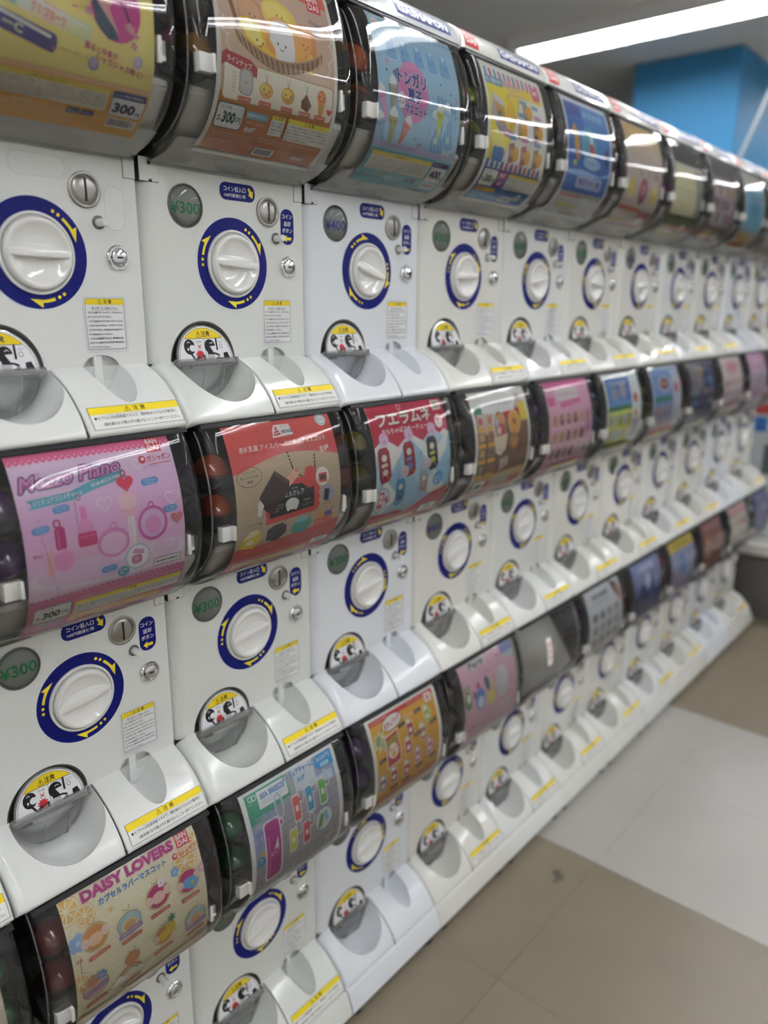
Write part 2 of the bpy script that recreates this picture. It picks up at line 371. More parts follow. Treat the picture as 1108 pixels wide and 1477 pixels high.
def p_pink(c):
    base(c, hx('d9b3cf')); c.grad(0, 4, 80, 34, hx('d8bfdc'), hx('d79fcb'), 8); c.grad(0, 34, 80, 68, hx('d79fcb'), hx('dfbcd6'), 8)
    c.rect(0, 0, 80, 3.4, hx('c8567f')); scallop(c, 3.6, hx('c8567f'), 1.45); scallop(c, 3.2, hx('de9ab6'), .5)
    c.ell(40, 57, 40, 9, hx('e2cbe0'), n=30); c.ell(40, 55.5, 37, 7.6, hx('d8b4d3'), n=30); c.rect(22, 48, 40, 51, hx('d7a9c4')); c.rect(40, 52, 62, 56, hx('e0c3d8'))
    for x, y, r, f in ((6, 12, 2.2, 1), (12, 10, 1.4, 1), (69, 31, 3.4, 1), (32, 32, 1.8, 1), (58, 33, 1.8, 1), (13, 62, 1.4, 1), (8, 30, 2, 1)): c.heart(x, y, r, hx('cf9cc6'))
    for x, y, r in ((39, 28, 4), (74.5, 31, 4), (71, 53.5, 2.6), (8, 63.5, 4.3), (60, 12, 3)): c.heart(x, y, r, hx('ecd9ea'), line=.55)
    c.text('Mezzo Piano', 27, 12.6, 9.2, hx('b35d9a'), bold=.03, outline=(.05, hx('5a4c78')), w=48, rot=-3, it=.3)
    c.text('Mezzo Piano', 27, 12.4, 9.2, hx('c98fc0'), bold=-.012, w=47, rot=-3, it=.3)
    c.poly([(4, 20.5), (24, 19.6), (34, 16.8), (52, 13.4), (50.5, 15.4), (52.6, 17.2), (34, 21), (25, 23.6), (4.5, 24.6), (6.4, 22.6)], hx('4d93a8'))
    c.text('ミニチュアコスメチャーム', 18.5, 21.6, 2.5, WHITE, w=23, rot=-4, bold=.01); c.text('FROM MEZZO PIANO', 42.5, 17.4, 2.2, WHITE, w=16, rot=-10, bold=.01)
    logo_square(c, 70.5, 3.8, 4.0); maker_logo(c, 70, 10.8, 17); c.fine(63, 14, 78, 15.2, 1, hx('7a4a6a'), 9)
    for x, y, w in ((18.5, 26.5, 8), (8, 34, 8), (64, 21.5, 9.5), (72.5, 36.5, 8), (38, 59.2, 8)):
        c.rr(x-w/2, y-1.7, x+w/2, y+1.7, 1.7, hx('5585bd'), rot=-3); c.text('ベリーちゃん', x, y-.6, 1.2, WHITE, w=w*.7); c.text('チャーム', x, y+.7, 1.2, WHITE, w=w*.5)
    # bottle with a heart stopper
    c.ring(51, 15.8, 1.2, 1.5, .7, hx('a03456')); c.heart(51.2, 20.3, 4.6, hx('c4304e')); c.ell(50.4, 29, 5.4, 4.6, hx('dfa6b8')); c.ell(50.4, 29, 4.6, 3.8, hx('e5b4bf')); c.rect(47.5, 32.5, 53, 36, hx('dba1ad')); c.rr(49, 36, 52.6, 51, .5, hx('e6d3d8')); c.rect(49.8, 37, 50.6, 50.5, hx('d0b4bd'))
    # lip colour tubes
    c.ring(15.2, 32.6, 1.4, 1.6, .8, hx('9b2d63')); c.rr(13.5, 33.8, 18.4, 45, 2.2, hx('a8256a')); c.rect(14.6, 35, 15.4, 44, hx('c4568f')); c.ell(16.5, 49.5, 5.6, 5.4, hx('dd9cc4')); c.ell(16.5, 49.5, 4.4, 4.2, hx('d98bbb')); c.rr(8.5, 44, 12, 55, 1, hx('d9a0a8'))
    c.ring(27, 22.8, 1.1, 1.3, .6, hx('8c6a8a')); c.line([(25, 24), (24.4, 44)], .45, hx('9c6f98')); c.rr(25, 25.5, 30.5, 38, 1.6, hx('dba3cb')); c.rr(26.4, 27, 29.4, 34, 1, hx('c86fa8')); c.ell(28, 36.5, 4, 3.6, hx('d387b8')); c.rr(23.8, 39, 33, 45.5, 1.2, hx('b32a63')); c.rect(23.8, 40.5, 33, 41.2, hx('c9547f'))
    # round pouch and round compact (plain)
    c.ring(41.5, 38.6, 1.6, 1.2, .5, hx('b96fa2')); c.ell(40.8, 46.6, 8.2, 7.2, hx('c978b2')); c.ell(40.8, 47, 6.6, 5.4, hx('dfb3d0'))
    c.ring(62, 32.8, 1.3, 1.4, .6, hx('a3487c')); c.ell(62, 41.8, 8.2, 8.6, hx('b85593')); c.ell(62, 41.6, 6.6, 7, hx('c9a5cf')); c.ell(62, 42.5, 4.4, 4.6, hx('cf87b6'))
    c.heart(75.6, 41.6, 3.6, hx('b4626c')); c.dots([(74.5, 41), (76.5, 40.5), (75.6, 43.2)], .25, hx('e0b060'))
    c.ell(52.8, 56.6, 6, 5.9, hx('f0eef4'), border=(.5, hx('7fa5ba'))); c.rr(49.6, 55.6, 55, 60, 1.6, hx('b0628f')); c.rr(50.8, 56.6, 53.8, 59, 1, hx('c98ab0')); c.poly([(50, 54.6), (51, 52.4), (56.5, 53.6), (56, 56)], hx('c287ab'))
    c.ell(45.3, 62.4, 3.1, 2.7, hx('4f8fa6')); c.text('フタが', 45.3, 61.6, 1.5, WHITE, bold=.01); c.text('開く!', 45.3, 63.3, 1.5, WHITE, bold=.01)
    c.line([(7.5, 37), (11.5, 58)], .3, hx('c26a88')); c.text('約4.5', 5.2, 45, 1.9, hx('c04a6a'), bold=.02)
    c.rr(62, 60.4, 76.6, 64, .6, hx('efe6ec'), rot=-1, border=(.3, hx('4a3a46'))); c.text('BANDAI NAMCO', 69.3, 62.2, 1.9, hx('333038'), w=12.6, bold=.03)
    c.rect(0, 67.5, 80, 100, hx('bd6a8f')); scallop(c, 67.6, hx('bd6a8f'), 1.5); scallop(c, 68.2, hx('d592b2'), .45)
    c.fine(22, 70, 78, 72.4, 2, hx('e7c8d8'), 4); price_box(c, 3, 71.5, 20, 81, '300'); c.rr(6, 82.3, 18, 84.8, .5, hx('8d9cc4')); c.text('対象年齢', 12, 83.5, 1.6, NAVY)
    caution(c, 22, 72.8, 79, 81.5, 4, 3, .28); c.rect(22, 82.5, 70, 90, hx('e0a860')); c.fine(23, 83, 60, 88, 3, hx('f2e4d0'), 2); c.rect(0, 92, 80, 100, hx('cf86a6'))

def p_icebar(c):
    base(c, hx('a9977c'))
    top = [(0, 0), (80, 0), (80, 25.8)]+[(80-80*k/16, 25.5-5.6*sin(pi*min(1, (k/16)*1.05))*(1 if k < 9 else 1)+(0 if k < 9 else (k-9)*.25)) for k in range(1, 17)]
    c.poly(top, hx('bd4a48'))
    c.poly([(34, 6), (36, 3), (47, 3.4), (48.5, 10), (33, 10.6)], WHITE); c.poly([(34, 9.6), (39.5, 9.2), (37, 3.6)], hx('b83a3c')); c.line([(35, 8.4), (39, 7.6)], .5, WHITE); c.line([(35.6, 6.6), (38.6, 6)], .5, WHITE)
    c.text('あそびましょ。', 44, 4.7, 1.1, hx('7a2a2a'), w=7); c.text('AKAGI', 44, 7.6, 3, hx('2a3a5c'), bold=.03, w=8)
    c.text('赤城乳業 アイスバー ミニチュアマスコット', 40, 14.6, 3.6, hx('f0dcd6'), bold=.012, w=65); c.text('全5種', 69.5, 21, 3.8, hx('f0dcd6'), bold=.02, w=7.5)
    c.ell(72.5, 3.6, 4, 4, WHITE); c.ring(72.5, 3.6, 3.1, 3.1, .8, hx('6fb4c4')); c.text('CLEAR', 72.5, 3.6, 1.5, hx('4f9a76'), bold=.02)
    c.ring(10.8, 29.5, 8.6, 5.6, .3, hx('3a3028')); c.text('ミルクレアの', 10.8, 27, 1.7, BLK, w=9); c.text('ねっとりミルクを', 10.8, 29.6, 1.8, BLK, w=12.5, bold=.01); c.text('再現!', 10.8, 32.2, 1.8, BLK, bold=.01)
    for x0, y0, x1, y1 in ((40.5, 20, 43, 31), (60.5, 24, 58.6, 34), (47, 34, 56, 35.5)):
        c.dots([(x0+(x1-x0)*k/7, y0+(y1-y0)*k/7+(1.2*sin(pi*k/7))) for k in range(8)], .75, hx('2a2624'))
    zig = [(62, 36.5)]
    for k in range(9): zig += [(61+(k % 2)*1.2, 37+k*2.4)]
    c.poly([(34, 35.5), (50, 35), (52, 30.5), (57, 29.6), (60, 33)]+zig+[(59, 57.4), (20.2, 58.8), (21, 55), (19.6, 52), (21, 49), (20.4, 44)], hx('c2443f'))
    c.poly([(23, 55.6), (23, 44), (36, 40), (40, 38.4), (48, 38.8), (53, 42.5), (57.5, 42.2), (57.5, 54.2)], hx('20242b'))
    c.text('ミルクレア', 42, 43.5, 4, hx('cfcac0'), w=15, bold=.01); c.text('MILKCREA', 42, 40.6, 1.1, hx('cfcac0')); c.ell(40, 49.6, 5.2, 3.4, hx('e4e0da')); c.ell(37, 52, 1.4, 1.6, hx('e4e0da')); c.ell(42.6, 52, 1.6, 1.6, hx('d6d2cb'))
    c.fine(25, 48, 33, 53, 3, hx('a8a49c'), 8); c.text('ミルク', 51.5, 49, 2, hx('cfcac0')); c.fine(48, 51, 56, 53, 2, hx('8f8b84'), 2)
    c.poly([(34, 36), (44.5, 28.5), (47, 30.5), (46.5, 33.4), (36, 41)], hx('cf9d86')); c.ring(45, 30.6, 1, 1, .5, hx('7a4a3c'))
    c.poly([(28.5, 28.6), (38.5, 35.8), (38, 41), (24, 53), (20, 50.4), (15, 45), (16.4, 41)], hx('3a2a2c')); c.poly([(28.5, 28.6), (38.5, 35.8), (36.6, 37.4), (26.8, 30.4)], hx('54403c')); c.poly([(16, 43), (19, 47), (17.4, 49.4), (16.6, 53), (14.2, 52), (14.6, 46)], hx('e6e0d8'))
    c.ell(64.6, 37.4, 5.4, 5.6, hx('dfd9cf')); c.rr(61.6, 35.4, 68.4, 41, .5, hx('b83c3a')); c.rect(62.6, 36.6, 67.4, 39.6, hx('26262c')); c.ell(68.6, 48.6, 5.2, 5.4, hx('8f93b0')); c.poly([(66, 45), (70, 46), (69, 53), (65, 52)], hx('2f2a30')); c.text('チャーム付', 68.5, 54.6, 1.6, hx('b8302e'), bold=.03, w=8)
    c.text('こんな大きさ実物大', 12, 56.6, 1.8, hx('3a3028'), w=12); c.fine(11, 58, 18, 59, 1, hx('3a3028'), 1)
    c.poly([(0, 70.5), (20, 71), (52, 68.6), (80, 66)]+[(80, 100), (0, 100)], hx('b84a44'))
    c.poly([(4, 65), (17, 61), (18.5, 66), (14, 72), (3.4, 70.4)], hx('cdb238')); c.poly([(4, 65), (10, 60), (16, 60.6), (15, 63)], hx('d8c89a')); c.ell(10, 67.6, 3, 1.6, hx('ece0b8'))
    c.poly([(22, 62), (36, 61), (36.5, 66.5), (30, 71), (21.6, 69)], hx('2c2c2e')); c.poly([(22, 62), (27, 60), (34, 59.6), (33, 63)], hx('3c3a3a')); c.fine(24, 65, 34, 66.4, 1, hx('7d7a70'), 1)
    c.poly([(41, 62.6), (56, 61), (56, 65), (51, 70.4), (40.6, 68)], hx('3f8f86')); c.poly([(42, 62), (46, 58.8), (52, 59), (51, 62.6)], hx('6fb4c0')); c.fine(44, 65.4, 53, 66.8, 1, hx('2c6a62'), 2)
    c.poly([(59, 64), (74, 61), (73, 67), (68, 69), (58.6, 68)], hx('c2584a')); c.ell(63, 61, 3, 2.4, hx('cf8a3c')); c.ell(69.5, 61.2, 3.2, 1.9, hx('4a4c8c')); c.fine(60, 65, 71, 66.6, 1, hx('e6c8a8'), 3)
    for x in (10, 28.6, 48, 66): c.line([(x+5, 60.5), (x+7.6, 56.6)], .35, hx('3a3430')); c.fine(x-4, 73.4, x+4, 74.6, 1, hx('e0b0a4'), int(x))
    c.rr(62, 79, 76, 84, .4, hx('d8d2c8'), border=(.3, hx('3a4a6a'))); c.text('300円', 69, 81.5, 3, hx('3a4a6a'), bold=.03); c.rect(4, 84, 60, 88, hx('c9b04a')); c.fine(4, 88.5, 60, 94, 3, hx('e4c8b8'), 2)

def p_diamond(c):
    base(c, hx('dfe2dc'))
    for i in range(-1, 5):
        for j in range(0, 6):
            x, y = 10+26*i+(13 if j % 2 else 0), 24+13*j
            c.poly([(x, y-13*.0), (x+13, y+13), (x, y+26), (x-13, y+13)], hx('8fb6d0') if (i+j) % 2 else hx('a6c3d4') if j % 2 else hx('dcdfd6'))
    c.poly([(0, 0), (80, 0), (80, 26), (75, 22.5), (62, 30), (49, 28), (36.6, 22), (23, 30), (10, 22.5), (0, 28)], hx('a8203e'))
    c.line([(0, 28), (10, 22.5), (23, 30), (36.6, 22), (49.5, 29), (62, 21.5), (75, 29), (80, 26)], .7, hx('e6dcdc')); c.poly([(49.5, 28.6), (62, 21.8), (74, 28.4), (62, 36)], hx('9fc0d4'))
    c.ring(32.6, 3.2, 1.8, 2, .6, hx('d8b8a8')); c.text('コリス', 39.5, 3.2, 3, hx('2a1a20'), bold=.03, w=8)
    c.text('フエラムネ', 36, 10.6, 10, hx('e8e0d0'), bold=.035, outline=(.04, hx('6a1024')), w=57); c.text('おもちゃばこキーチェーン', 36, 18.4, 4.2, hx('e8e4e0'), bold=.02, w=52)
    c.rect(67.5, 1.5, 77, 9, hx('d6d2cc')); c.rect(69, 2.8, 75.6, 7.6, hx('8a8480')); c.ell(71, 17, 4.2, 4.8, hx('ece6e8'), border=(.4, hx('b83450'))); c.text('全5種', 71, 15.6, 2.6, hx('b0243f'), bold=.03); c.text('ガチャ', 71, 19, 1.8, hx('b0243f'))
    for x, y, col, c2 in ((8.1, 40, hx('8c1c2e'), hx('c8bca8')), (33.6, 39, hx('8c1c2e'), hx('5a78b0')), (58.9, 38.4, hx('2c2c30'), hx('b0b03c')), (24.8, 61, hx('3f7fb4'), hx('26406c')), (49.5, 59, hx('8f9aa8'), hx('b06a6a'))):
        big = y < 50; k = 1 if big else .85
        if big:
            c.ell(x-1+3, y-17, 4.6, 4.4, hx('c9a6c8')); c.dots([(x+2.4, y-15.6)], .7, hx('6a2a3a')); c.line([(x-2, y-18), (x-1.4, y-9)], .5, hx('b0a8b0'))
        else:
            c.ring(x-3.4, y-16.5, 1.4, 7, .4, hx('6a6a70')); c.ell(x+4, y-14.4, 4, 3.9, hx('c4b0b4')); c.dots([(x+4, y-13.6)], .6, hx('6a2a3a'))
        c.poly([(x-6*k, y-9*k), (x-4*k, y-11.5*k), (x+3*k, y-12*k), (x+5.4*k, y-9*k), (x+6.6*k, y+8*k), (x+4*k, y+11*k), (x-3*k, y+12*k), (x-5*k, y+9*k)], col)
        c.rr(x-4.2*k, y-8.4*k, x+4.6*k, y+8*k, 1, tuple(v*.8 for v in col)); c.ell(x, y-5*k, 2.6*k, 2.4*k, hx('d8d2c6')); c.ell(x+.6, y+4.6*k, 2.8*k, 2.2*k, c2); c.rr(x-3, y-1.4, x+3, y+1, .4, c2, rot=-8); c.fine(x-2.4, y-1, x+2.4, y+.6, 1, WHITE, int(x)); c.dots([(x+3, y+8*k), (x-2.4, y+7*k)], .6, hx('d8c24a'))
    c.line([(-0.5+1.4, 33), (5, 53)], .4, hx('3a4a5a')); c.ell(66, 57.4, 5.8, 5.2, hx('3c83c0'), rot=-20); c.text('組み立て', 66, 56, 2.1, WHITE, bold=.02, rot=-12); c.text('遊べる!', 66.4, 59, 2.4, WHITE, bold=.02, rot=-12)
    c.ell(6.4, 63.5, 7.4, 8.4, hx('b9c8da'), border=(.5, hx('3a4c86'))); c.rr(3, 57.5, 8, 69.4, .6, hx('b8404c'), rot=4); c.rr(4, 59, 7.2, 62, .4, hx('dfd8d8')); c.rr(4, 63, 7.2, 66, .4, hx('dfd8d8')); c.rr(9.6, 61, 12.4, 66, .5, hx('a8505a'), rot=-30)
    c.poly([(0, 74), (16, 76), (37, 74), (60, 67.6), (80, 64.6), (80, 100), (0, 100)], hx('ab3a44')); c.poly([(26, 75), (38, 79), (60, 67.6), (48, 64)], hx('8fb0cc'))
    c.fine(4, 79, 50, 82.5, 3, hx('e4c0b8'), 5); price_box(c, 56, 78, 74, 86); caution(c, 4, 84, 52, 92, 3, 3)

def bun(c, x, y, rx, ry, c0, c1, rot=0, face=True):
    c.ell(x, y, rx, ry, c0, rot=rot, n=26); c.ell(x-rx*.15, y-ry*.2, rx*.72, ry*.62, c1, rot=rot)
    if face:
        c.ell(x-1.5, y-.4, .42, .6, hx('4a3422')); c.ell(x+1.7, y, .42, .6, hx('4a3422')); c.ring(x, y+.7, 1, .9, .35, hx('4a3422'), a0=20, a1=160)
def p_bread(c):
    base(c, hx('d9d4cc')); c.rect(2.5, 2, 77.5, 97.6, hx('c9b3a0')); c.grad(2.5, 2, 77.5, 66, hx('b49a8c'), hx('c6a98c'), 8); c.rect(2.5, 66, 77.5, 97.6, hx('b5713e')); c.rect(2.5, 69.6, 77.5, 97.6, hx('b06c3c'))
    c.rect(58, 2, 77.5, 13, hx('c45f45')); logo_square(c, 68, 11.6, 5); c.text('ほっこりパン', 20, 20, 5, hx('c08a7c'), bold=.02, outline=(.03, hx('8a4a3c')), w=30, rot=-6); c.text('ニコニコ', 16, 13, 5, hx('d8b8a8'), bold=.02, w=22, rot=-6)
    c.text('Punipan', 67, 23, 3, hx('5a6a96'), bold=.02, rot=4); c.fine(62, 25.6, 72, 26.8, 1, hx('5a6a96'), 3)
    c.ring(39, 20, 29, 34, 2.6, hx('7a5840'), a0=150, a1=205)
    bun(c, 23, 30, 9, 9, hx('b98a6c'), hx('c39a7a')); bun(c, 41, 26, 11.5, 8, hx('d9bc5a'), hx('e0c86e'), 8)
    bun(c, 57, 36, 8, 11, hx('cb8450'), hx('d79a5c'), 12); c.ell(53, 43, 3.4, 5, hx('d9a04c')); c.ell(60, 44, 3, 5, hx('d9ac5c'))
    c.rr(31.5, 26.5, 50.5, 49, 7, hx('d9a066')); c.rr(33, 28, 49, 49.4, 6.5, hx('e2dde2')); c.ell(38, 39, .5, .8, hx('4a3422')); c.ell(43, 39.5, .5, .8, hx('4a3422')); c.ring(40.4, 40.6, 1.4, 1.2, .4, hx('4a3422'), a0=20, a1=160)
    c.poly([(14, 33), (19, 31), (24, 32), (31, 36), (36, 42), (36.6, 48), (32, 50), (24, 47), (17, 42)], hx('dcae3e')); c.poly([(15, 34), (20, 32.4), (26, 35), (29, 41), (25, 43), (18, 40)], hx('e6cf74')); c.poly([(30, 36.5), (35.6, 42), (35, 45), (30, 42)], hx('cf8a50')); c.ell(24.4, 40.4, .45, .7, hx('4a3422')); c.ell(28, 41.4, .45, .7, hx('4a3422')); c.ring(26, 42, 1.2, 1.1, .4, hx('4a3422'), a0=20, a1=160)
    U = lambda t: 37+9.6*sin(pi*t)**.8
    c.poly([(9.5+59*k/20, U(k/20)) for k in range(21)]+[(12+54*k/20, U(k/20)+5.4) for k in range(20, -1, -1)], hx('8a6c52'))
    for k in range(34):
        t = k/33; c.line([(9.8+58.4*t, U(t)+.3), (12+54.6*t+1, U(t)+5.2)], .55, hx('5c4634') if k % 2 else hx('b3946f'))
    c.line([(9.5+59*k/20, U(k/20)) for k in range(21)], .8, hx('a98b6c'))
    for x, y, a, b in ((4.5, 30, 100, 250), (6.5, 38, 90, 250), (9, 45, 100, 240), (73, 28, -80, 70), (73, 36, -70, 80), (70, 43, -60, 80)): c.ring(x, y, 3.4, 4.2, .55, hx('ece6e0'), a0=a, a1=b)
    c.line([(9, 58), (6, 50), (9, 47)], .1, WHITE)
    c.rr(4, 52.6, 76, 69, 2, hx('e2d7c0'), border=(.5, hx('a58a5c')))
    c.poly([(2.6, 50.5), (5, 48.6), (20, 50.4), (24, 53.2), (23.6, 57.4), (19, 56.6), (5, 54), (2.4, 55.4)], hx('98322f')); c.text('ラインナップ', 13, 52.6, 3, WHITE, bold=.02, w=15, rot=6)
    c.rr(13, 54.5, 21.5, 66, 3, hx('8f8d88')); c.rr(13.8, 55.2, 20.7, 65.4, 2.6, hx('b2b1ac')); c.ring(17.2, 59.6, 1.1, .9, .35, hx('55504a'), a0=20, a1=160)
    bun(c, 30, 61.6, 4.4, 3.6, hx('cf8f5c'), hx('c9b84e')); bun(c, 44.4, 61.4, 4.4, 3.8, hx('b58a3c'), hx('d8bc55')); c.poly([(57, 58), (61, 63), (58.5, 66.6), (54, 65), (53.6, 62)], hx('6e4c38'))
    c.ell(68, 58, 3.2, 3.6, hx('c56a44')); bun(c, 68, 58, 2.6, 3, hx('c8703f'), hx('cf8450')); c.poly([(65.6, 60.5), (70.6, 61), (69, 68), (67, 68)], hx('b8843c')); c.heart(74.2, 64, 2, hx('b8342f'))
    for x in (30, 44.4, 57): c.line([(x-1, 54), (x, 58)], .25, hx('5a4636')); c.line([(x+1, 54), (x, 58)], .25, hx('5a4636'))
    for x, t in ((17, 'しょくぱん'), (30, 'ロールパン'), (44.4, 'クリームパン'), (57, 'あんぱん'), (68, 'チョココロネ')): c.rr(x-4, 66.6, x+4, 69, .6, hx('b85a3e')); c.text(t, x, 67.8, 1.5, WHITE, w=6.6, bold=.01)
    c.fine(9, 56.6, 11, 66, 6, hx('6a5a48'), 2)
    price_box(c, 3, 71.2, 18.6, 82.6, '300', hx('1f4a38'), hx('e8e6de'), hx('1f4a38')); c.rr(20.4, 72.4, 34, 75.8, .5, hx('6fa8b8')); c.text('対象年齢15才以上', 27.2, 74.1, 1.9, WHITE, w=12.6, bold=.02); c.text('アソート入り', 27, 77.8, 1.9, hx('e6d8cc'), w=11); c.text('全5種', 25, 81.2, 2.9, hx('e8e0d6'), bold=.03)
    caution(c, 36.6, 71.8, 45.4, 81.6, 4, 2, .2); caution(c, 47.4, 71.4, 77, 82.8, 5, 6, .22)
    c.fine(4, 84.6, 30, 91, 4, hx('d8b394'), 3); c.fine(32, 83.6, 74, 87, 2, hx('d8b394'), 4); c.bars(34, 90, 47, 95); c.rr(60, 91, 69, 93.6, .6, hx('c0a890'))
    c.rect(0, 97.6, 80, 100, hx('e2dfd8'))

def cone(c, x, y, col, rot=0, s=1.0):
    a = radians(rot); R = lambda px, py: (x+(px*cos(a)-py*sin(a))*s, y+(px*sin(a)+py*cos(a))*s)
    c.poly([R(-3.6, -6), R(3.6, -6), R(.6, 11), R(-.6, 11)], col); c.poly([R(-3.8, -4.4), R(3.8, -4.4), R(3.5, -2.8), R(-3.5, -2.8)], tuple(v*.8 for v in col))
    P = [R(-3.7, -6), R(-3.4, -8.4), R(-1.2, -10.6), R(0.4, -11.4), R(1.8, -10), R(3.5, -8.2), R(3.7, -6)]; c.poly(P, hx('d6dfe6'))
def p_cone(c):
    base(c, hx('8fb4cc')); c.grad(0, 0, 80, 72, hx('86abc4'), hx('96bcd6'), 6); c.rect(0, 0, 80, 2.4, hx('a8c4d6'))
    for k in range(16): c.rect(2+k*5, 2.4, 4.4+k*5, 5.2, hx('6f98b8'))
    c.ell(5.5, 6, 4.2, 4.2, WHITE); c.ring(5.5, 6, 3.2, 3.2, .7, hx('7fb4c8')); c.text('CLEAR', 5.5, 6, 1.6, hx('c87a4a'), bold=.02)
    c.text('いろいろな味がとびだす', 42, 9, 2.2, hx('c8d8e4'), w=42)
    for k in range(5):
        x = 15+k*13; c.poly([(x-3, 13), (x+3, 13), (x+4.6, 25), (x-4.6, 25)], hx('6a9ac4')); c.poly([(x-3.6, 18), (x+3.6, 18), (x+4.6, 25), (x-4.6, 25)], hx('5c8cba')); c.dots([(x-3+q*2, 22+p*1.6) for q in range(4) for p in range(2)], .5, hx('9cc0da')); c.star(x, 14, 2.2, 1, 5, hx('b9cfe0'))
    for x, y, q in ((8, 33, .7), (20, 36, .6), (60, 31, .7), (70, 35, .6), (36, 66, .6), (43, 68, .6), (75, 48, .6)): c.ell(x, y, q, q, hx('2e4468'))
    for x, y in ((9, 28), (76, 38), (70, 58), (40, 69)): c.poly([(x-1.4, y-2), (x+2, y-1), (x, y+3)], hx('b887a8'))
    c.poly([(13, 33), (16.4, 31), (17, 35.6)], hx('6a7090'))
    for k in range(6): c.rect(56+k*3.4, 38+k*.4, 57.6+k*3.4, 46, hx('5f93c0'))
    c.ell(32, 40.5, 14.6, 17, hx('c87aa8')); c.text('とんがりおいしい', 31, 26.6, 2, hx('d69a78'), w=15)
    for st, x, y, h, w in (('トンガリ', 31, 33.6, 9, 27), ('菓子', 33, 42.6, 8, 14), ('マスコット', 34.4, 50.6, 6, 21)): c.text(st, x, y, h, hx('2f3f86'), bold=.035, outline=(.045, hx('e6ecf0')), w=w)
    c.ell(20.6, 46.6, 3.6, 4.6, hx('e8ecee')); c.text('ミニ', 20.6, 45, 2.3, hx('2f3f86'), bold=.03); c.text('チュア', 20.6, 48, 1.8, hx('2f3f86'), bold=.03)
    cone(c, 4.6, 51, hx('c48ab4'), -18, .95); cone(c, 13, 46, hx('9a9c88'), -2); cone(c, 14, 63, hx('a3a37c'), 0, 1.05); cone(c, 5, 65, hx('84a5cc'), -22, .95); cone(c, 25.4, 63.6, hx('d0867e'), 22, .95)
    c.poly([(48, 57), (70, 50), (74, 68), (52, 72)], hx('6fa0ce'))
    for k in range(7): c.line([(49+k*3.2, 57-k), (52.5+k*3, 71-k*.5)], .7, hx('a6c4de'))
    cone(c, 52, 56, hx('9fbcd8'), 12, .9); cone(c, 58, 53, hx('b9c25c'), 6, 1); cone(c, 64, 51, hx('a4c4dc'), 14, 1); c.ell(56, 64, 2, 2, hx('c8d6c0')); c.ell(68, 62, 2, 2, hx('b0cfc8'))
    c.rect(0, 70.6, 80, 73.6, hx('a9a6cc')); c.fine(10, 71, 60, 73, 1, hx('6a6aa0'), 3); c.text('全5種', 70, 69, 4.4, WHITE, bold=.03)
    c.rect(0, 75, 80, 100, hx('5f9aa6')); c.rect(3, 76.6, 60, 79.2, hx('d8c050')); c.text('⚠注意 お読みください', 31, 77.9, 1.5, BLK); c.rect(3, 79.2, 60, 88.6, hx('d3d6cf')); c.fine(4, 79.6, 59, 88.2, 6, hx('4a4a4c'), 7)
    for k in range(40): c.rect(k*2, 89.6, k*2+1, 100, hx('6fa8b2'))
    c.text('プロダクション株式会社', 20, 92.6, 1.8, hx('dfe8e8'), w=26); c.fine(6, 94, 38, 95.6, 1, hx('dfe8e8'), 4); c.rr(45, 90.4, 55, 93.4, .3, hx('4a5488')); c.fine(46, 91, 54, 92.8, 1, WHITE, 1)
    c.rect(61.4, 76, 77.4, 90, hx('e2e2de')); c.rect(61.4, 76, 77.4, 79, hx('4a4478')); c.fine(63, 76.6, 76, 78.4, 1, WHITE, 2); c.text('400', 68, 84, 7.4, hx('2f2f60'), bold=.05, w=11); c.text('円', 75.4, 86.6, 2.6, hx('2f2f60'), bold=.03); c.bars(63, 91.4, 77, 96)

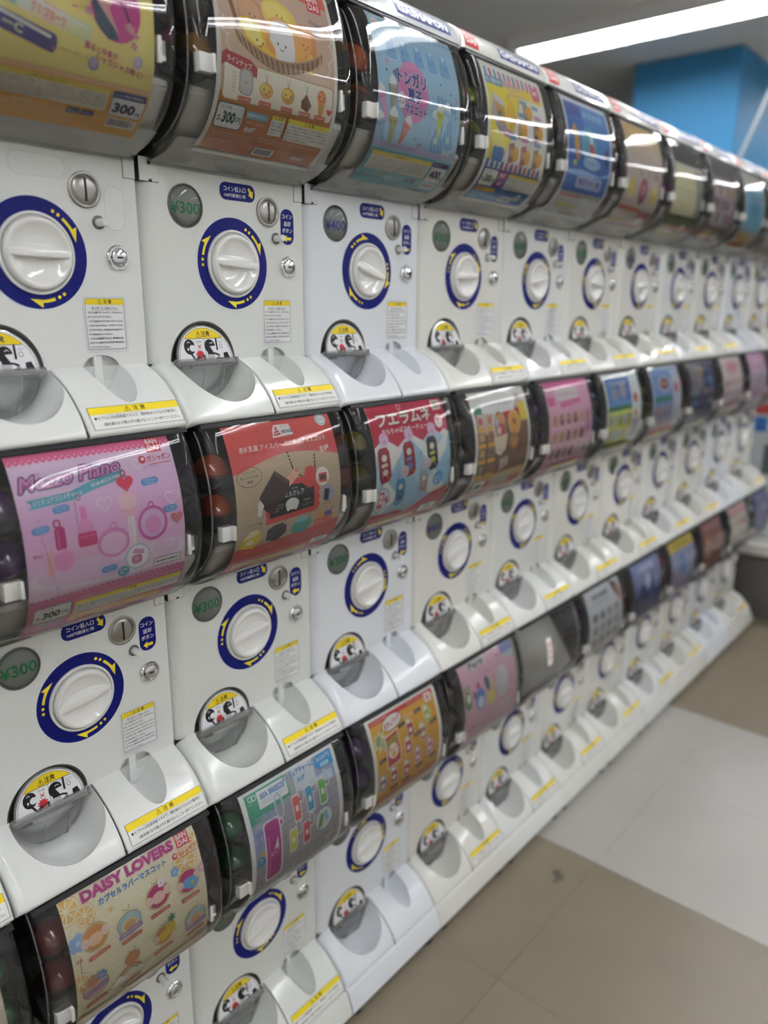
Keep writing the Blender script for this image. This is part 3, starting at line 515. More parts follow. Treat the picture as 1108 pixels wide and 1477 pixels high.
def p_tube(c):
    base(c, hx('d8c878')); c.grad(0, 0, 80, 74, hx('d2c067'), hx('dccb79'), 6); c.text('シャカシャカ タブレット', 40, 12, 8, hx('c2497e'), bold=.03, outline=(.04, WHITE), w=66); c.text('ミニチュアチャーム', 40, 23, 6, hx('5a4a90'), bold=.02, outline=(.03, WHITE), w=50)
    def tube(x, y, l, w, rot, cols, txt, tc):
        n = len(cols); a = radians(rot)
        for i, q in enumerate(cols):
            u0, u1 = -l/2+l*i/n, -l/2+l*(i+1)/n+.05
            c.poly([(x+u*cos(a)-v*sin(a), y+u*sin(a)+v*cos(a)) for u, v in ((u0, -w/2), (u1, -w/2), (u1, w/2), (u0, w/2))], hx(q))
        c.poly([(x+u*cos(a)-v*sin(a), y+u*sin(a)+v*cos(a)) for u, v in ((-l/2, -w*.34), (l/2, -w*.34), (l/2, -w*.16), (-l/2, -w*.16))], hx('e4dfe4'))
        c.ell(x+l/2*cos(a), y+l/2*sin(a), w*.22, w/2, hx(cols[-1]), rot=rot); c.text(txt, x, y+.3, w*.62, tc, rot=rot, bold=.03, w=l*.42)
    tube(21, 34, 26, 6, 14, ['b05a5c', 'c98a92', 'd8a8b0', 'cc9aa4'], 'ラムネ', WHITE); tube(46, 29, 24, 6, 14, ['4a5a9c', '5a6cae', '3f4f94'], 'ミント', WHITE)
    tube(33, 55, 34, 6.6, 12, ['8fb0ac', 'ccd4c4', 'd8cdb8', 'd9b3a8', 'd4c3a8', 'c9cc9c', 'bfc79a'], 'グミ フルーツ', hx('b8503c')); tube(14, 61, 42, 7, 12, ['4a3d7c', '43387a', '3d3474', '3a3070'], 'ジューC', hx('d8dca0')); tube(6, 44, 26, 6, 13, ['c9c26a', 'bdb45c'], 'レモン', hx('7a5a20'))
    for x, y, t in ((34, 43, 'ソーダ'), (52, 50, 'フルーツグミキャンディ'), (43, 67, 'ブドウソーダグレープ'), (14, 48, 'グレープ')): c.text('●●', x-8, y, 1.4, hx('b05a78')); c.text(t, x, y, 1.9, hx('9a6a50'), w=12, rot=4, bold=.01)
    c.ell(62, 46, 11.5, 13, hx('b53d80')); c.poly([(51, 44), (58, 48), (63, 58), (58, 58.4), (53, 54)], hx('2f4258')); c.poly([(54, 40), (60, 36), (64, 39), (62, 43), (59, 47), (63, 56), (59, 52), (54, 46)], hx('c08a84')); c.line([(63, 39), (68.5, 51)], 1, hx('4a2c4c')); c.ell(68, 52.5, 2.4, 1.6, hx('b8847c'), rot=30)
    c.ring(66, 42, 4, 6, .4, hx('e6b8d0'), a0=-60, a1=20); c.ring(64, 42, 4, 6, .4, hx('e6b8d0'), a0=-60, a1=20); c.poly([(64, 31), (70, 30), (71, 37), (66, 36)], hx('6a6484'))
    for st, x, y in (('シ', 48.6, 42), ('ャ', 51, 45.5), ('カ', 49.6, 50), ('シ', 68.5, 52), ('ャ', 71, 55), ('カ', 69.6, 58.4)): c.text(st, x, y, 3.4, hx('c2497e'), bold=.03, outline=(.04, hx('efe4d8')), rot=10)
    c.text('振ると中身が', 55, 63.4, 3, hx('b0406c'), bold=.02, w=15, rot=8); c.text('シャカシャカ動く!', 63.5, 67.6, 3, hx('b0406c'), bold=.02, w=22, rot=8)
    c.ell(51.8, 69, 2.4, 2.6, hx('8f84aa')); c.ell(51.6, 68.6, 1.7, 1.8, hx('a79cbc')); c.ell(71.8, 64.4, 2.2, 2.5, hx('a093b8')); c.ell(71.6, 64, 1.5, 1.7, hx('b3a8c4'))
    c.rect(0, 74.6, 80, 77, hx('cf9f6c')); c.rect(0, 75.3, 80, 76, hx('d8b08a')); c.rect(0, 77, 80, 100, hx('c9923f'))
    c.rect(2, 77.4, 61, 79.4, hx('cdb84e')); c.text('⚠注意 必ずお読みください', 34, 78.4, 1.4, BLK); c.rect(2, 79.4, 61, 87.6, hx('cfccbe')); c.fine(3, 79.8, 60, 87.2, 6, hx('3f3b36'), 6)
    c.rr(63, 77.4, 78.6, 88.6, .8, hx('e4e6ea'), border=(.3, hx('2f3f74'))); c.rect(63, 77.4, 78.6, 80.2, hx('2f3f74')); c.text('メーカー希望小売価格(税込)', 70.8, 78.8, 1.2, WHITE, w=13.6); c.text('300', 69.6, 84.6, 6.2, hx('26335f'), bold=.05, w=10.6); c.text('円', 76.6, 86.4, 2.4, hx('26335f'), bold=.03)
    c.rect(45, 88.6, 50.6, 91.4, hx('34406a')); c.text('★65mm', 47.8, 90.2, 1.4, WHITE, w=4.4); c.rect(51.2, 88.6, 57, 91.4, hx('34406a')); c.text('15才以上', 54, 90.2, 1.4, WHITE, w=4.6)
    c.text('ニング株式会社', 24, 89.6, 1.8, hx('eadbc0'), w=14); c.fine(14, 91, 32, 92.6, 1, hx('eadbc0'), 3); c.bars(64, 90, 78, 95); c.fine(8, 94, 40, 95.4, 1, hx('e0c89c'), 4)

def citrus(c, x, y, r):
    c.ell(x, y, r, r, hx('d7b98a')); c.ell(x, y, r*.86, r*.86, hx('e6dcc0'))
    for k in range(8):
        a = 2*pi*k/8+.2; c.poly([(x+r*.12*cos(a+.39), y+r*.12*sin(a+.39)), (x+r*.78*cos(a+.06), y+r*.78*sin(a+.06)), (x+r*.78*cos(a+.72), y+r*.78*sin(a+.72))], hx('cfa25c'))
def flower(c, x, y, r, col, mid):
    for k in range(5): c.ell(x+r*.6*cos(2*pi*k/5), y+r*.6*sin(2*pi*k/5), r*.5, r*.5, col, n=10)
    c.ell(x, y, r*.3, r*.3, mid, n=8)
def p_tropic(c):
    base(c, hx('dcd3b2')); c.grad(0, 0, 80, 75, hx('ddd5b6'), hx('d6cda8'), 4)
    c.dots([(2+k*3.1+(j % 2)*1.5, 9+j*2.4) for k in range(26) for j in range(28)], .38, hx('c3b68c'), 5)
    citrus(c, 3, 6.5, 8); citrus(c, 11, 13, 6); citrus(c, 2, 46, 6.5); citrus(c, 70, 17, 8); citrus(c, 79, 8, 5)
    c.text('DAISY LOVERS', 38.5, 4.4, 7.4, hx('a02a6c'), bold=.04, outline=(.05, hx('d69cc0')), w=54); c.text('カプセルラバーマスコット', 39, 11, 3.8, hx('2f62a4'), bold=.03, outline=(.03, hx('cfe0f0')), w=40)
    logo_square(c, 71.5, 4.2, 4.2); maker_logo(c, 71, 11.4, 15); flower(c, 62.5, 19, 2.6, hx('6f95c4'), hx('9ab8d8')); flower(c, 4.5, 24, 4.6, hx('7f9cc8'), hx('b4c4dc')); flower(c, 78.6, 25, 3, hx('c89aa4'), hx('d8c0b0')); c.star(24, 17.6, 1.8, .8, 5, hx('c9a060'))
    # rubber mascots as plain tokens
    for x, y, r, col, c2 in ((13.4, 26, 6.6, 'b57a44', 'd9b493'), (50.3, 25.6, 6.6, 'a0285c', 'd9b0a4'), (69.2, 28, 6.4, 'a0285c', '5f93c4'), (50.3, 50, 5.4, 'b57a44', 'c9ac3e')):
        c.ell(x, y, r+1, r*.96+1, hx('b7a472')); c.ell(x, y, r, r*.95, hx(col)); c.ell(x, y+r*.15, r*.62, r*.5, hx(c2)); c.ell(x-r*.85, y+r*.1, r*.34, r*.4, hx('d6b6ac')); c.ell(x+r*.85, y-r*.1, r*.34, r*.4, hx('d6b6ac'))
    flower(c, 71.5, 30, 3.6, hx('5f93c4'), hx('dcc65a')); flower(c, 53.4, 20, 2.2, hx('e0d8e0'), hx('c9a0b0')); c.ell(55, 48, 3, 4, hx('c9ac3e')); c.star(56, 42.4, 3, 1.4, 6, hx('3f7a64'))
    for k in range(3): c.line([(53.4+k*1.2, 45), (55+k*1.2, 51)], .3, hx('8c7420'))
    for x, y in ((31.9, 30), (71.3, 52.4)):
        c.ell(x, y, 7.2, 6.4, hx('9a9a8c')); c.ell(x, y, 6.4, 5.6, hx('8fa9b4')); c.ell(x, y+1, 5, 4.2, hx('c4bd94')); c.ell(x, y+1, 3.4, 2.8, hx('bd8f66')); c.rr(x-7, y+3, x+7, y+6, 1.3, hx('8a6f94'), rot=-6); c.text('Daisy Lovers', x, y+4.5, 2, hx('e0c8dc'), w=11, rot=-6)
    c.ell(10, 53, 7.4, 6.6, hx('9a8a6c')); c.ell(10, 53.4, 6.6, 5.8, hx('c59a8a')); c.ell(8.6, 48.6, 3.4, 3, hx('b57a58')); flower(c, 13.6, 48, 2.6, hx('6f8fc4'), hx('c9a0b0')); c.rr(3.4, 53, 17, 56, 1.3, hx('7d6494'), rot=-8); c.text('Daisy Lovers', 10, 54.6, 2, hx('dcc8dc'), w=11.5, rot=-8)
    c.ell(31, 50.5, 4.6, 3.8, hx('b57a50')); c.ring(30, 60, 6, 5.4, 1, hx('b0564e'), a0=180, a1=360); c.ring(30, 60, 5, 4.4, 1, hx('c9a94a'), a0=180, a1=360); c.ring(30, 60, 4, 3.4, 1, hx('6f9a8a'), a0=180, a1=360)
    for x, y, r in ((23, 60, 2.4), (25.6, 61, 2), (21, 61.6, 1.8), (35, 60.4, 2), (37, 61.2, 1.7)): c.ell(x, y, r, r*.9, hx('e2dfd6'))
    for x, y in ((14, 35.6), (32, 38.6), (50, 35), (69, 37.6), (10.5, 63), (30, 66), (50, 59), (71, 62)): c.rr(x-6, y-1.1, x+6, y+1.1, 1, hx('b8604c'), rot=-3); c.text('デイジーちゃん', x, y, 1.5, hx('ecd8cc'), w=9, rot=-3)
    for x, y in ((13.4, 18.5), (31.9, 22.4), (50, 18), (69, 20), (10, 45.6), (31, 46.4), (50.6, 43.4), (71.3, 45.4)): c.dots([(x-2, y-1), (x-1, y), (x, y+.2), (x+1, y-.6), (x+1.4, y-1.8)], .4, hx('8c7a4a'))
    c.line([(4, 31), (3.4, 40)], .4, hx('b85a64')); c.text('約5', 3.4, 33, 2.2, hx('b85a64'), bold=.02)
    c.rect(0, 72, 80, 100, hx('bda27c')); c.poly([(0, 68), (20, 72), (45, 70.6), (80, 66), (80, 80), (0, 80)], hx('c4a986')); c.fine(26, 74, 60, 77, 2, hx('8a6c4c'), 4); price_box(c, 4, 80, 20, 90); caution(c, 24, 80, 76, 90, 4, 2)

def p_sea(c):
    base(c, hx('e2e4e2')); c.rect(3.4, 2.4, 76.6, 97, hx('8d95a6')); c.poly([(3.4, 2.4), (36, 2.4), (40, 13), (39, 16), (3.4, 22)], hx('3f8a70')); c.poly([(36, 2.4), (40, 2.4), (43, 22), (38, 22)], hx('9aa0a0')); c.rect(42, 2.4, 60, 20, hx('c6cdd4')); c.rect(60, 14, 76.6, 24, hx('8e9cb8')); c.poly([(60, 15.5), (74, 15.5), (74, 22), (60, 22)], hx('b9c8d8'))
    c.poly([(3.4, 22), (39, 17), (60, 20), (76.6, 22), (76.6, 97), (3.4, 97)], hx('93909a')); c.poly([(3.4, 24), (22, 20), (20, 40), (3.4, 40)], hx('8a92b8'))
    for k in range(9): c.line([(3.4, 36+k*7), (76.6, 27+k*8)], .5, hx('77747c'))
    for k in range(8): c.line([(8+k*10, 22), (2+k*12.5, 97)], .4, hx('7f7a80'))
    c.rr(6, 40, 12, 45, .3, hx('b09a78')); c.rr(5, 27, 12, 30, .4, hx('6f80b0'))
    c.rr(12.4, 3.6, 36, 14.6, .4, hx('e8ecec')); c.text('SEA BREEZE', 24.4, 7.4, 4.6, hx('2e6aa8'), bold=.04, w=20); c.rr(14.6, 10.4, 34, 12.6, 1, WHITE, border=(.2, hx('4a86b4'))); c.text('CHARM COLLECTION', 24.4, 11.5, 1.4, hx('4a86b4'), w=17)
    c.ring(7.4, 5.4, 1.6, 1.6, .6, hx('d0e4dc')); c.ring(10, 5.8, 1.6, 1.6, .6, hx('d0e4dc')); c.fine(5, 8, 11, 9, 1, hx('d0e4dc'), 2)
    c.text('ミニチュアチャーム2', 47, 5.2, 4.2, hx('1c5c9c'), bold=.04, outline=(.035, WHITE), w=27); c.text('全6種', 48, 10.6, 3.4, hx('2f74b4'), bold=.03, outline=(.04, WHITE), w=7.5)
    c.rr(61, 2.4, 77, 12.4, 5, hx('2f86c4')); c.rect(70, 2.4, 77, 12.4, hx('2f86c4')); c.text('300円', 69, 5.8, 4, WHITE, bold=-.0, w=12); c.rr(65.6, 8.6, 73, 11.4, .8, hx('b9d8ea')); c.text('税込み', 69.3, 10, 1.9, hx('2f86c4'), bold=.02)
    c.text('レトロな風の', 14, 19, 2.4, hx('3a78a4'), bold=.03, outline=(.04, WHITE), w=12); c.text('パッケージデザイン!', 15, 23.6, 2.8, hx('3a78a4'), bold=.02, outline=(.05, WHITE), w=17)
    c.ring(26.5, 18, 2.6, 8, 1.6, hx('e6ecf0')); c.ring(26.5, 18, 2.4, 7.6, .9, hx('7f96a8')); c.ell(25, 29, 2.6, 2.4, hx('e8dfe6')); c.ell(25, 29, 1.8, 1.7, hx('a83a86'))
    c.rr(11, 23.4, 24.6, 66, 3, hx('e6dfe6')); c.rr(12, 24.4, 23.6, 65, 2.6, hx('9c2f78')); c.rect(12, 31, 23.6, 31.6, hx('84286a')); c.rect(13.4, 33, 15, 62, hx('b35494')); c.poly([(18, 44), (21.5, 36), (21.5, 44)], hx('e4d4e2')); c.fine(15.4, 44.6, 22.4, 48.6, 2, hx('dcc4d8'), 2); c.rect(12, 52, 23.6, 52.4, hx('84286a'))
    for x, y, col in ((39.5, 27, 'c2584c'), (51, 26, '3f88b0'), (62.5, 26.4, '5a9c48'), (34, 46.6, 'b8b84a'), (45.6, 47, 'b03c4c')): charm_tube(c, x, y, 5.4, 16 if y < 40 else 15, hx(col))
    c.ell(61, 45.4, 7.2, 7.6, hx('c9cfc4'), border=(.4, hx('8ca0b0'))); c.rr(56.6, 41, 60.4, 51, 1, hx('5a8c50'), rot=15); c.rr(61.6, 40, 65, 48, 1, hx('6f9cc4'), rot=-10); c.text('ストラップ付', 62, 36.2, 2, hx('3f74a4'), w=12, rot=-6)
    c.line([(7.4, 30), (7.4, 66)], .4, hx('4a7cac')); c.ell(7.2, 46.4, 2.8, 3.2, hx('2f7ab8')); c.text('約5', 7.2, 45.4, 1.8, WHITE, bold=.02); c.text('cm', 7.2, 47.6, 1.6, WHITE)
    for k in range(15): c.line([(34+k*2.3, 63), (33+k*2.3, 70)], .5, hx('c4ccc8') if k % 3 else hx('8a96a0'))
    c.fine(62, 60, 75, 64, 2, hx('d8dcd8'), 3); c.rect(0, 80, 80, 100, hx('d2d4d0')); caution(c, 6, 82, 74, 92, 4, 3)

def p_snack(c):
    base(c, hx('dcdad2')); c.rect(3.4, 3, 76.6, 97, hx('c8952a')); c.grad(3.4, 3, 76.6, 80, hx('c8922a'), hx('c08a34'), 4)
    c.rect(3.4, 2.4, 76.6, 6.2, hx('a8282c')); c.text('みんなだいすき', 14, 4.4, 2, hx('e8d4c8'), w=18); c.text('ミニチュアチャーム', 58, 4.4, 2, hx('e8d4c8'), w=22)
    c.ell(26, 10, 11.5, 5.6, hx('6a2a2c'), rot=-6); c.ell(26, 10, 10.8, 5, hx('e6e2da'), rot=-6); c.text('おかしパック', 26, 10, 5, hx('a8283c'), bold=.04, w=18, rot=-8); c.text('マスコットキー', 50, 12, 3.4, hx('e0b8b0'), bold=.02, w=22, rot=-2)
    c.rr(66, 4, 74, 11, .8, hx('dfcfca')); c.rr(68, 5.6, 72, 9.6, .5, hx('b88c94'))
    def burst(x, y, r, col): c.star(x, y, r, r*.55, 9, col); c.star(x, y, r*.6, r*.3, 7, hx('e0ddc4'))
    burst(10.5, 19, 9, hx('b9bd94')); c.ell(9, 18, 3, 4, hx('7d8c64'), rot=20); c.ell(13, 21, 3, 4.4, hx('9aa27c'), rot=-30)
    c.poly([(14.6, 18), (30, 16), (30, 41), (14, 42.6)], hx('dcc8b8')); c.poly([(15.6, 19), (29.2, 17.2), (29.2, 40), (15, 41.4)], hx('a82a2c')); c.poly([(15.6, 21), (29.2, 19), (29.2, 27), (15.4, 29)], hx('96803c')); c.ell(22, 30.6, 5.6, 5.8, hx('dfd6c6')); c.text('チップ', 22, 29.4, 4, hx('b02c30'), bold=.03, w=9); c.ell(22, 33, 2.6, 2, hx('c8a04a'))
    for x, y, k in ((43.4, 22, 0), (65, 20, 1), (38.6, 34, 2), (57, 31, 3), (49, 47, 4), (64, 46, 5), (21, 50, 6), (36, 52, 7), (9, 52, 8)):
        burst(x-1, y-5.4, 4.6, hx(('b8a87c', 'a9b87c', 'b59c70', 'c0bca0', 'b890a0', 'b88c94', 'b0a080', 'aab0a4', 'a0a8ac')[k])); c.rr(x-4, y-4.4, x+4, y+6, .4, hx('d8c8b4')); c.rr(x-3.4, y-3.8, x+3.4, y+5.4, .4, hx(('8c3a3c', '8fae58', 'a8404c', '9c6c54', 'b07878', 'b8788c', '94483c', 'a4483c', '6a7c94')[k])); c.ell(x, y+1.4, 2.2, 2, hx('dccfbc'))
    for x, y in ((9.4, 33), (35, 15.8), (55, 12.6), (50, 29), (70, 26.6), (22, 60.6), (36, 61), (51, 56), (68, 55)): c.rr(x-4, y-1.5, x+4, y+1.5, .3, hx('4a4438'), rot=-4); c.fine(x-3.2, y-.8, x+3.2, y+.8, 1, hx('c8c0a8'), int(x))
    c.rect(3.4, 67, 76.6, 97, hx('b58c70')); c.fine(8, 69, 72, 73, 3, hx('e0d0bc'), 2); c.rect(3.4, 64.6, 76.6, 66.4, hx('b0504c')); price_box(c, 6, 78, 22, 88); caution(c, 26, 78, 74, 88)

def p_churro(c):
    base(c, hx('d8d5cc')); c.rect(3, 3, 77, 97, hx('dcdad2')); c.rect(3, 12, 77, 66, hx('d6c23c'))
    for k in range(12): c.rect(4+k*6, 5, 6.8+k*6, 12.6, hx('4a78a8') if k % 2 == 0 else hx('b44860'))
    c.rect(3, 11, 24, 16.6, hx('4a86ae')); c.text('新発売の味', 13.5, 13.8, 3.4, hx('d8e8ee'), bold=.03, w=18); c.text('まぜまぜチュロス', 36, 13.4, 5.6, hx('c06a8c'), bold=.03, outline=(.045, hx('e4dfd8')), w=22, rot=2); c.text('スクイーズマスコット', 45, 19.8, 4, hx('b85a80'), bold=.03, outline=(.04, hx('e4dfd8')), w=30, rot=2)
    c.poly([(63, 4), (66, 8), (72, 8), (75, 4), (76, 13), (73, 18), (66, 18), (63, 13)], hx('b85a80')); c.rect(66, 10, 72, 13, hx('dcd0c8')); c.fine(63, 19, 74, 23, 2, hx('7a6a2a'), 2)
    c.poly([(8, 22), (20, 25), (24, 44), (16, 47), (5, 37)], hx('9c9ca8')); c.poly([(8, 22), (20, 25), (21, 30), (9, 27)], hx('c2c2c8')); c.poly([(9, 28), (20, 31), (22, 41), (14, 42)], hx('b9863c')); c.ell(15, 36, 2.6, 2.6, hx('6a7048')); c.poly([(5, 38), (16, 43), (22, 42), (18, 48), (14, 47)], hx('8a8a9c')); c.ell(30, 34, 5.6, 8.6, hx('c9992e')); c.ell(29.4, 33, 4.4, 7, hx('d3a83c')); c.line([(26, 25), (29, 20), (31, 26)], .4, hx('6a5a20'))
    c.rr(20, 44, 33, 49.4, .5, hx('b88aa4'), rot=4); c.text('ぷにぷに', 26.5, 46.6, 2.6, WHITE, w=9, bold=.03, rot=4)
    c.poly([(44, 20), (77, 20), (77, 66), (20, 66), (31, 48)], hx('dcdcd8')); c.line([(44, 20), (31, 48), (20, 66)], .5, hx('8a7430'))
    for x, y, q in ((52, 28, 0), (44, 41, 1), (66, 40, 2), (34, 58, 3), (50, 58, 4), (67, 58, 5)):
        c.poly([(x-6, y-5), (x+1, y-7), (x+2, y+6), (x-5, y+8)], hx(('8c7a6c', '9c8c54', '7a4048', '8c6450', '9c5a5c', '8c6c50')[q])); c.ell(x-2.4, y, 2, 3, hx('b09070')); c.ell(x+3.6, y+.6, 4, 5.2, hx('cf9a3c'))
    for x, y, q in ((48, 22.6, 0), (64, 23.6, 0), (44, 32, 0), (66, 30.6, 1), (32, 48.6, 0), (48, 48, 1), (66, 49, 0)): c.rr(x-4.6, y-1.4, x+4.6, y+1.4, 1, hx('5a8cac') if q == 0 else hx('b07094')); c.text('チュロス味', x, y, 1.6, WHITE, w=7)
    # plain blue and yellow block where a mascot stood
    c.ell(14.5, 55, 9, 8, hx('d9cb5a')); c.rr(8, 56.6, 22, 66, 2.4, hx('3a66a0'))
    for k in range(12): c.rect(3+k*6.2, 65.4, 6+k*6.2, 70.6, hx('3f6ca8') if k < 4 and k % 2 == 0 else (hx('b85068') if k % 2 == 0 else hx('4a60a0')))
    c.rect(3, 70.8, 77, 84, hx('3a4f8c')); price_box(c, 5, 72, 22, 83.4, '300', hx('1f4a2a'), hx('dcdcd4'), hx('8a9aa0')); c.rr(24, 71.6, 34.6, 77, .5, hx('a8487c')); c.text('全6種', 29.3, 74.2, 3, WHITE, bold=.03); c.rr(24, 78, 34.6, 83.4, .5, hx('8c2f74')); c.text('15才', 29.3, 80.6, 2.6, WHITE, bold=.03)
    c.rect(36.6, 72, 76, 84, hx('bdbab4')); c.rect(36.6, 72, 76, 74.6, hx('c9b648')); c.fine(38, 75.4, 75, 83.4, 5, hx('5a5650'), 4)
    c.rect(3, 84, 77, 97, hx('2f5c96')); c.rect(5, 85, 30, 88.6, hx('c8a03c')); c.fine(6, 85.6, 29, 88, 1, hx('7a5a20'), 3); c.fine(6, 90, 34, 92, 1, hx('8fb0d0'), 3); c.poly([(3, 93), (30, 91), (77, 95), (77, 97), (3, 97)], hx('5c88b4')); c.bars(44, 90, 60, 95); c.rect(62, 86, 67, 92, hx('d0d2d0')); c.rect(62.8, 87, 66.2, 91, hx('7a7c80'))
    c.rect(0, 97, 80, 100, hx('d8d5cc'))

def p_burger(c):
    base(c, hx('d9d6cf')); c.rect(3.4, 11, 76.6, 97, hx('6e5442')); c.rect(3.4, 2.4, 76.6, 15, hx('dcdad6')); c.rect(4, 11, 14, 18, hx('3f7a64')); c.rect(14, 10, 60, 19, hx('dfe2de')); c.text('ミニチュアバーガーショップ', 37, 12.4, 2.8, hx('5a8a7a'), bold=.02, w=38); c.text('セットコレクション', 39, 16.4, 2.2, hx('8a9a94'), w=30); c.fine(6, 6.6, 24, 8, 1, hx('5a5a5a'), 2)
    c.rr(64, 5, 70, 12, .6, hx('bda8a4')); c.rect(62, 12, 76.6, 17, hx('b8a4a8')); c.rect(66, 13, 76.6, 28, hx('c9b440')); c.poly([(40, 19), (66, 18), (60, 30), (46, 26)], hx('a82a3c')); c.rect(24, 19, 42, 27, hx('5c8a7a'))
    c.rr(6, 18, 24, 34, .5, hx('bda79c')); c.rr(4, 60, 30, 66, .5, hx('8a6a48'))
    for j in range(4):
        for i in range(2):
            x, y = 9+i*13, 24+j*12.5; c.rr(x-5, y-4.4, x+5, y+3, .5, hx(('a8968c', '94705c', '7c7468', '6a6a64')[j])); c.ell(x, y-.6, 2.8, 2.8, hx(('b84a4c', 'b06a44', 'a89a6c', '8a5a4c', 'c49a54', '84605a', '9c8c80', 'b0503c')[j*2+i])); c.rr(x-5, y+4, x+5, y+7.4, .3, hx('cf9a3c'))
    c.ell(34, 29, 9.4, 12.4, hx('d0c8bc')); c.ell(35, 29, 8, 11, hx('8c6a58')); c.ell(35.6, 25, 6.6, 5, hx('bd8a4c')); c.ell(35, 31, 6, 4, hx('a8504c')); c.ell(31, 26, 2.6, 4, hx('9aa4bc')); c.ell(37, 35, 5, 3, hx('b0404c')); c.ell(33, 33, 3, 3, hx('d0b8b0'))
    c.poly([(25, 38), (45, 36), (42, 48), (35, 53), (28, 50)], hx('cfc3a8')); c.ell(56, 28.5, 8.8, 10, hx('d8c094')); c.ell(56, 28.5, 8, 9, hx('c8903c')); c.ell(56, 27.6, 2.4, 2.6, hx('7a4a34')); c.ell(54, 43, 7, 7, hx('94714c')); c.ell(55, 45, 4, 4, hx('b8864c')); c.poly([(34, 56), (46, 54), (48, 62), (36, 66)], hx('a89a98'))
    c.rect(3.4, 72, 76.6, 97, hx('ad6e5c')); c.poly([(3.4, 68), (76.6, 66), (76.6, 74), (3.4, 74)], hx('b8986c')); c.rr(30, 70, 58, 80, .4, hx('b8ac98')); c.fine(31, 71, 57, 79, 4, hx('5c5048'), 3); price_box(c, 6, 72, 22, 82)

def grid_items(c, x0, y0, x1, y1, nx, ny, cols, kind='ell', seed=1, lab=None):
    rnd = random.Random(seed)
    for j in range(ny):
        for i in range(nx):
            x, y = x0+(x1-x0)*(i+.5)/nx, y0+(y1-y0)*(j+.5)/ny; rx, ry = (x1-x0)/nx*.34, (y1-y0)/ny*.34; q = hx(rnd.choice(cols))
            if kind == 'ell': c.ell(x, y, rx, ry, q, n=14)
            else: c.rr(x-rx, y-ry, x+rx, y+ry, .8, q)
            c.ell(x+rnd.uniform(-.3, .3)*rx, y-ry*.3, rx*.5, ry*.4, hx(rnd.choice(cols)), n=10)
            if lab: c.rr(x-rx, y+ry*1.1, x+rx, y+ry*1.1+1.6, .4, hx(lab))
def foot(c, bg, price=True):
    c.rect(2, 74, 78, 98, hx(bg)); caution(c, 24, 77, 74, 87, 3, 4)
    if price: price_box(c, 5, 77, 21, 87)
    c.fine(6, 90, 50, 93, 2, hx('dddad4'), 2); c.bars(56, 89.5, 70, 95)
def p_pinkgrid(c):
    base(c, hx('cf9cb4')); c.rect(0, 0, 80, 6, hx('c2608c')); c.rr(18, 8, 58, 18, 3, hx('c9c8c4')); c.text('ぷっくりコレクション', 38, 13, 4, hx('b85a86'), bold=.03, w=34); c.poly([(22, 20), (58, 18), (62, 22), (24, 25)], hx('c05c8c')); c.text('スイーツチャーム', 40, 21.4, 2.6, WHITE, w=30); c.rect(2, 14, 14, 22, hx('c0608c'))
    grid_items(c, 4, 28, 66, 58, 5, 2, ['8c6a5c', 'a88a5c', '7a5048', 'b09a70'], seed=3, lab='dcc4cc'); grid_items(c, 4, 58, 50, 74, 4, 1, ['8c7a84', '74606c', 'a08a70'], seed=4, lab='dcc4cc'); c.ell(60, 66, 9, 7, hx('b9aaa0')); c.ell(72, 66, 3, 4, hx('6a7aa4')); c.rect(66, 30, 76, 50, hx('b07c98')); c.rect(0, 76, 80, 100, hx('a85a74')); caution(c, 22, 80, 74, 90)
def p_field(c):
    base(c, hx('cfd6d8')); c.rect(3, 6, 77, 97, hx('c9cf6a')); c.rect(4, 6, 58, 34, hx('4a74b4')); c.ell(20, 22, 8, 8, hx('8a8c98')); c.ell(40, 19, 8, 8, hx('9a9098')); c.poly([(4, 30), (20, 27), (58, 30), (58, 34), (4, 34)], hx('5a8cc0')); c.text('どうぶつひろば', 30, 11, 5, WHITE, bold=.03, outline=(.04, hx('2a4a8c')), w=40)
    c.rect(4, 34, 58, 38.4, hx('3a7a4c')); c.rect(58, 6, 77, 97, hx('d5dbe0')); c.ell(67, 28, 5, 5.4, hx('c45a44')); c.ell(67, 44, 4, 4, hx('c9a06a')); c.rect(60, 50, 76, 70, hx('a9a8b4')); grid_items(c, 5, 40, 57, 70, 5, 2, ['9aa8cc', 'b9bcb0', '8a8a5a', 'a08c64', '7c96b8'], 'rr', 2, 'd0c23c'); c.rect(4, 71, 58, 74, hx('4a7a44')); foot(c, '7a8468')
def p_field2(c):
    base(c, hx('c9d2dc')); c.rect(3, 3, 77, 97, hx('6f8cc0')); c.ell(34, 20, 18, 9, hx('a9c0dc')); c.ell(34, 20, 14, 7, hx('84504c')); c.text('サファリ', 34, 20, 6, hx('dcb8a0'), bold=.03, w=22); c.rect(4, 34, 52, 39, hx('3f8060')); c.rect(56, 6, 77, 74, hx('b9c0cc')); c.ell(66, 26, 5, 6, hx('b84c4c')); grid_items(c, 5, 41, 54, 70, 4, 2, ['b08a7c', 'a8664c', '8c8ca8', 'c09a8c'], 'rr', 6, 'c0703c'); c.rect(3, 70, 77, 97, hx('b0622f')); foot(c, 'a85c34')
def p_night(c):
    base(c, hx('5a5c70')); c.rect(3, 3, 77, 97, hx('3c4160')); c.rect(3, 3, 40, 40, hx('7c7876')); c.ell(40, 12, 6, 5, hx('b87a4c')); grid_items(c, 5, 18, 75, 70, 4, 4, ['4a5a94', '7c7a8c', '9a9ca8', '6a4c74', '5a8ca8', 'a87a6a', '3a6a5a'], 'ell', 9); c.text('ヒーローズ', 40, 9, 6, hx('d0d0d8'), bold=.03, w=50); foot(c, '6c6470')
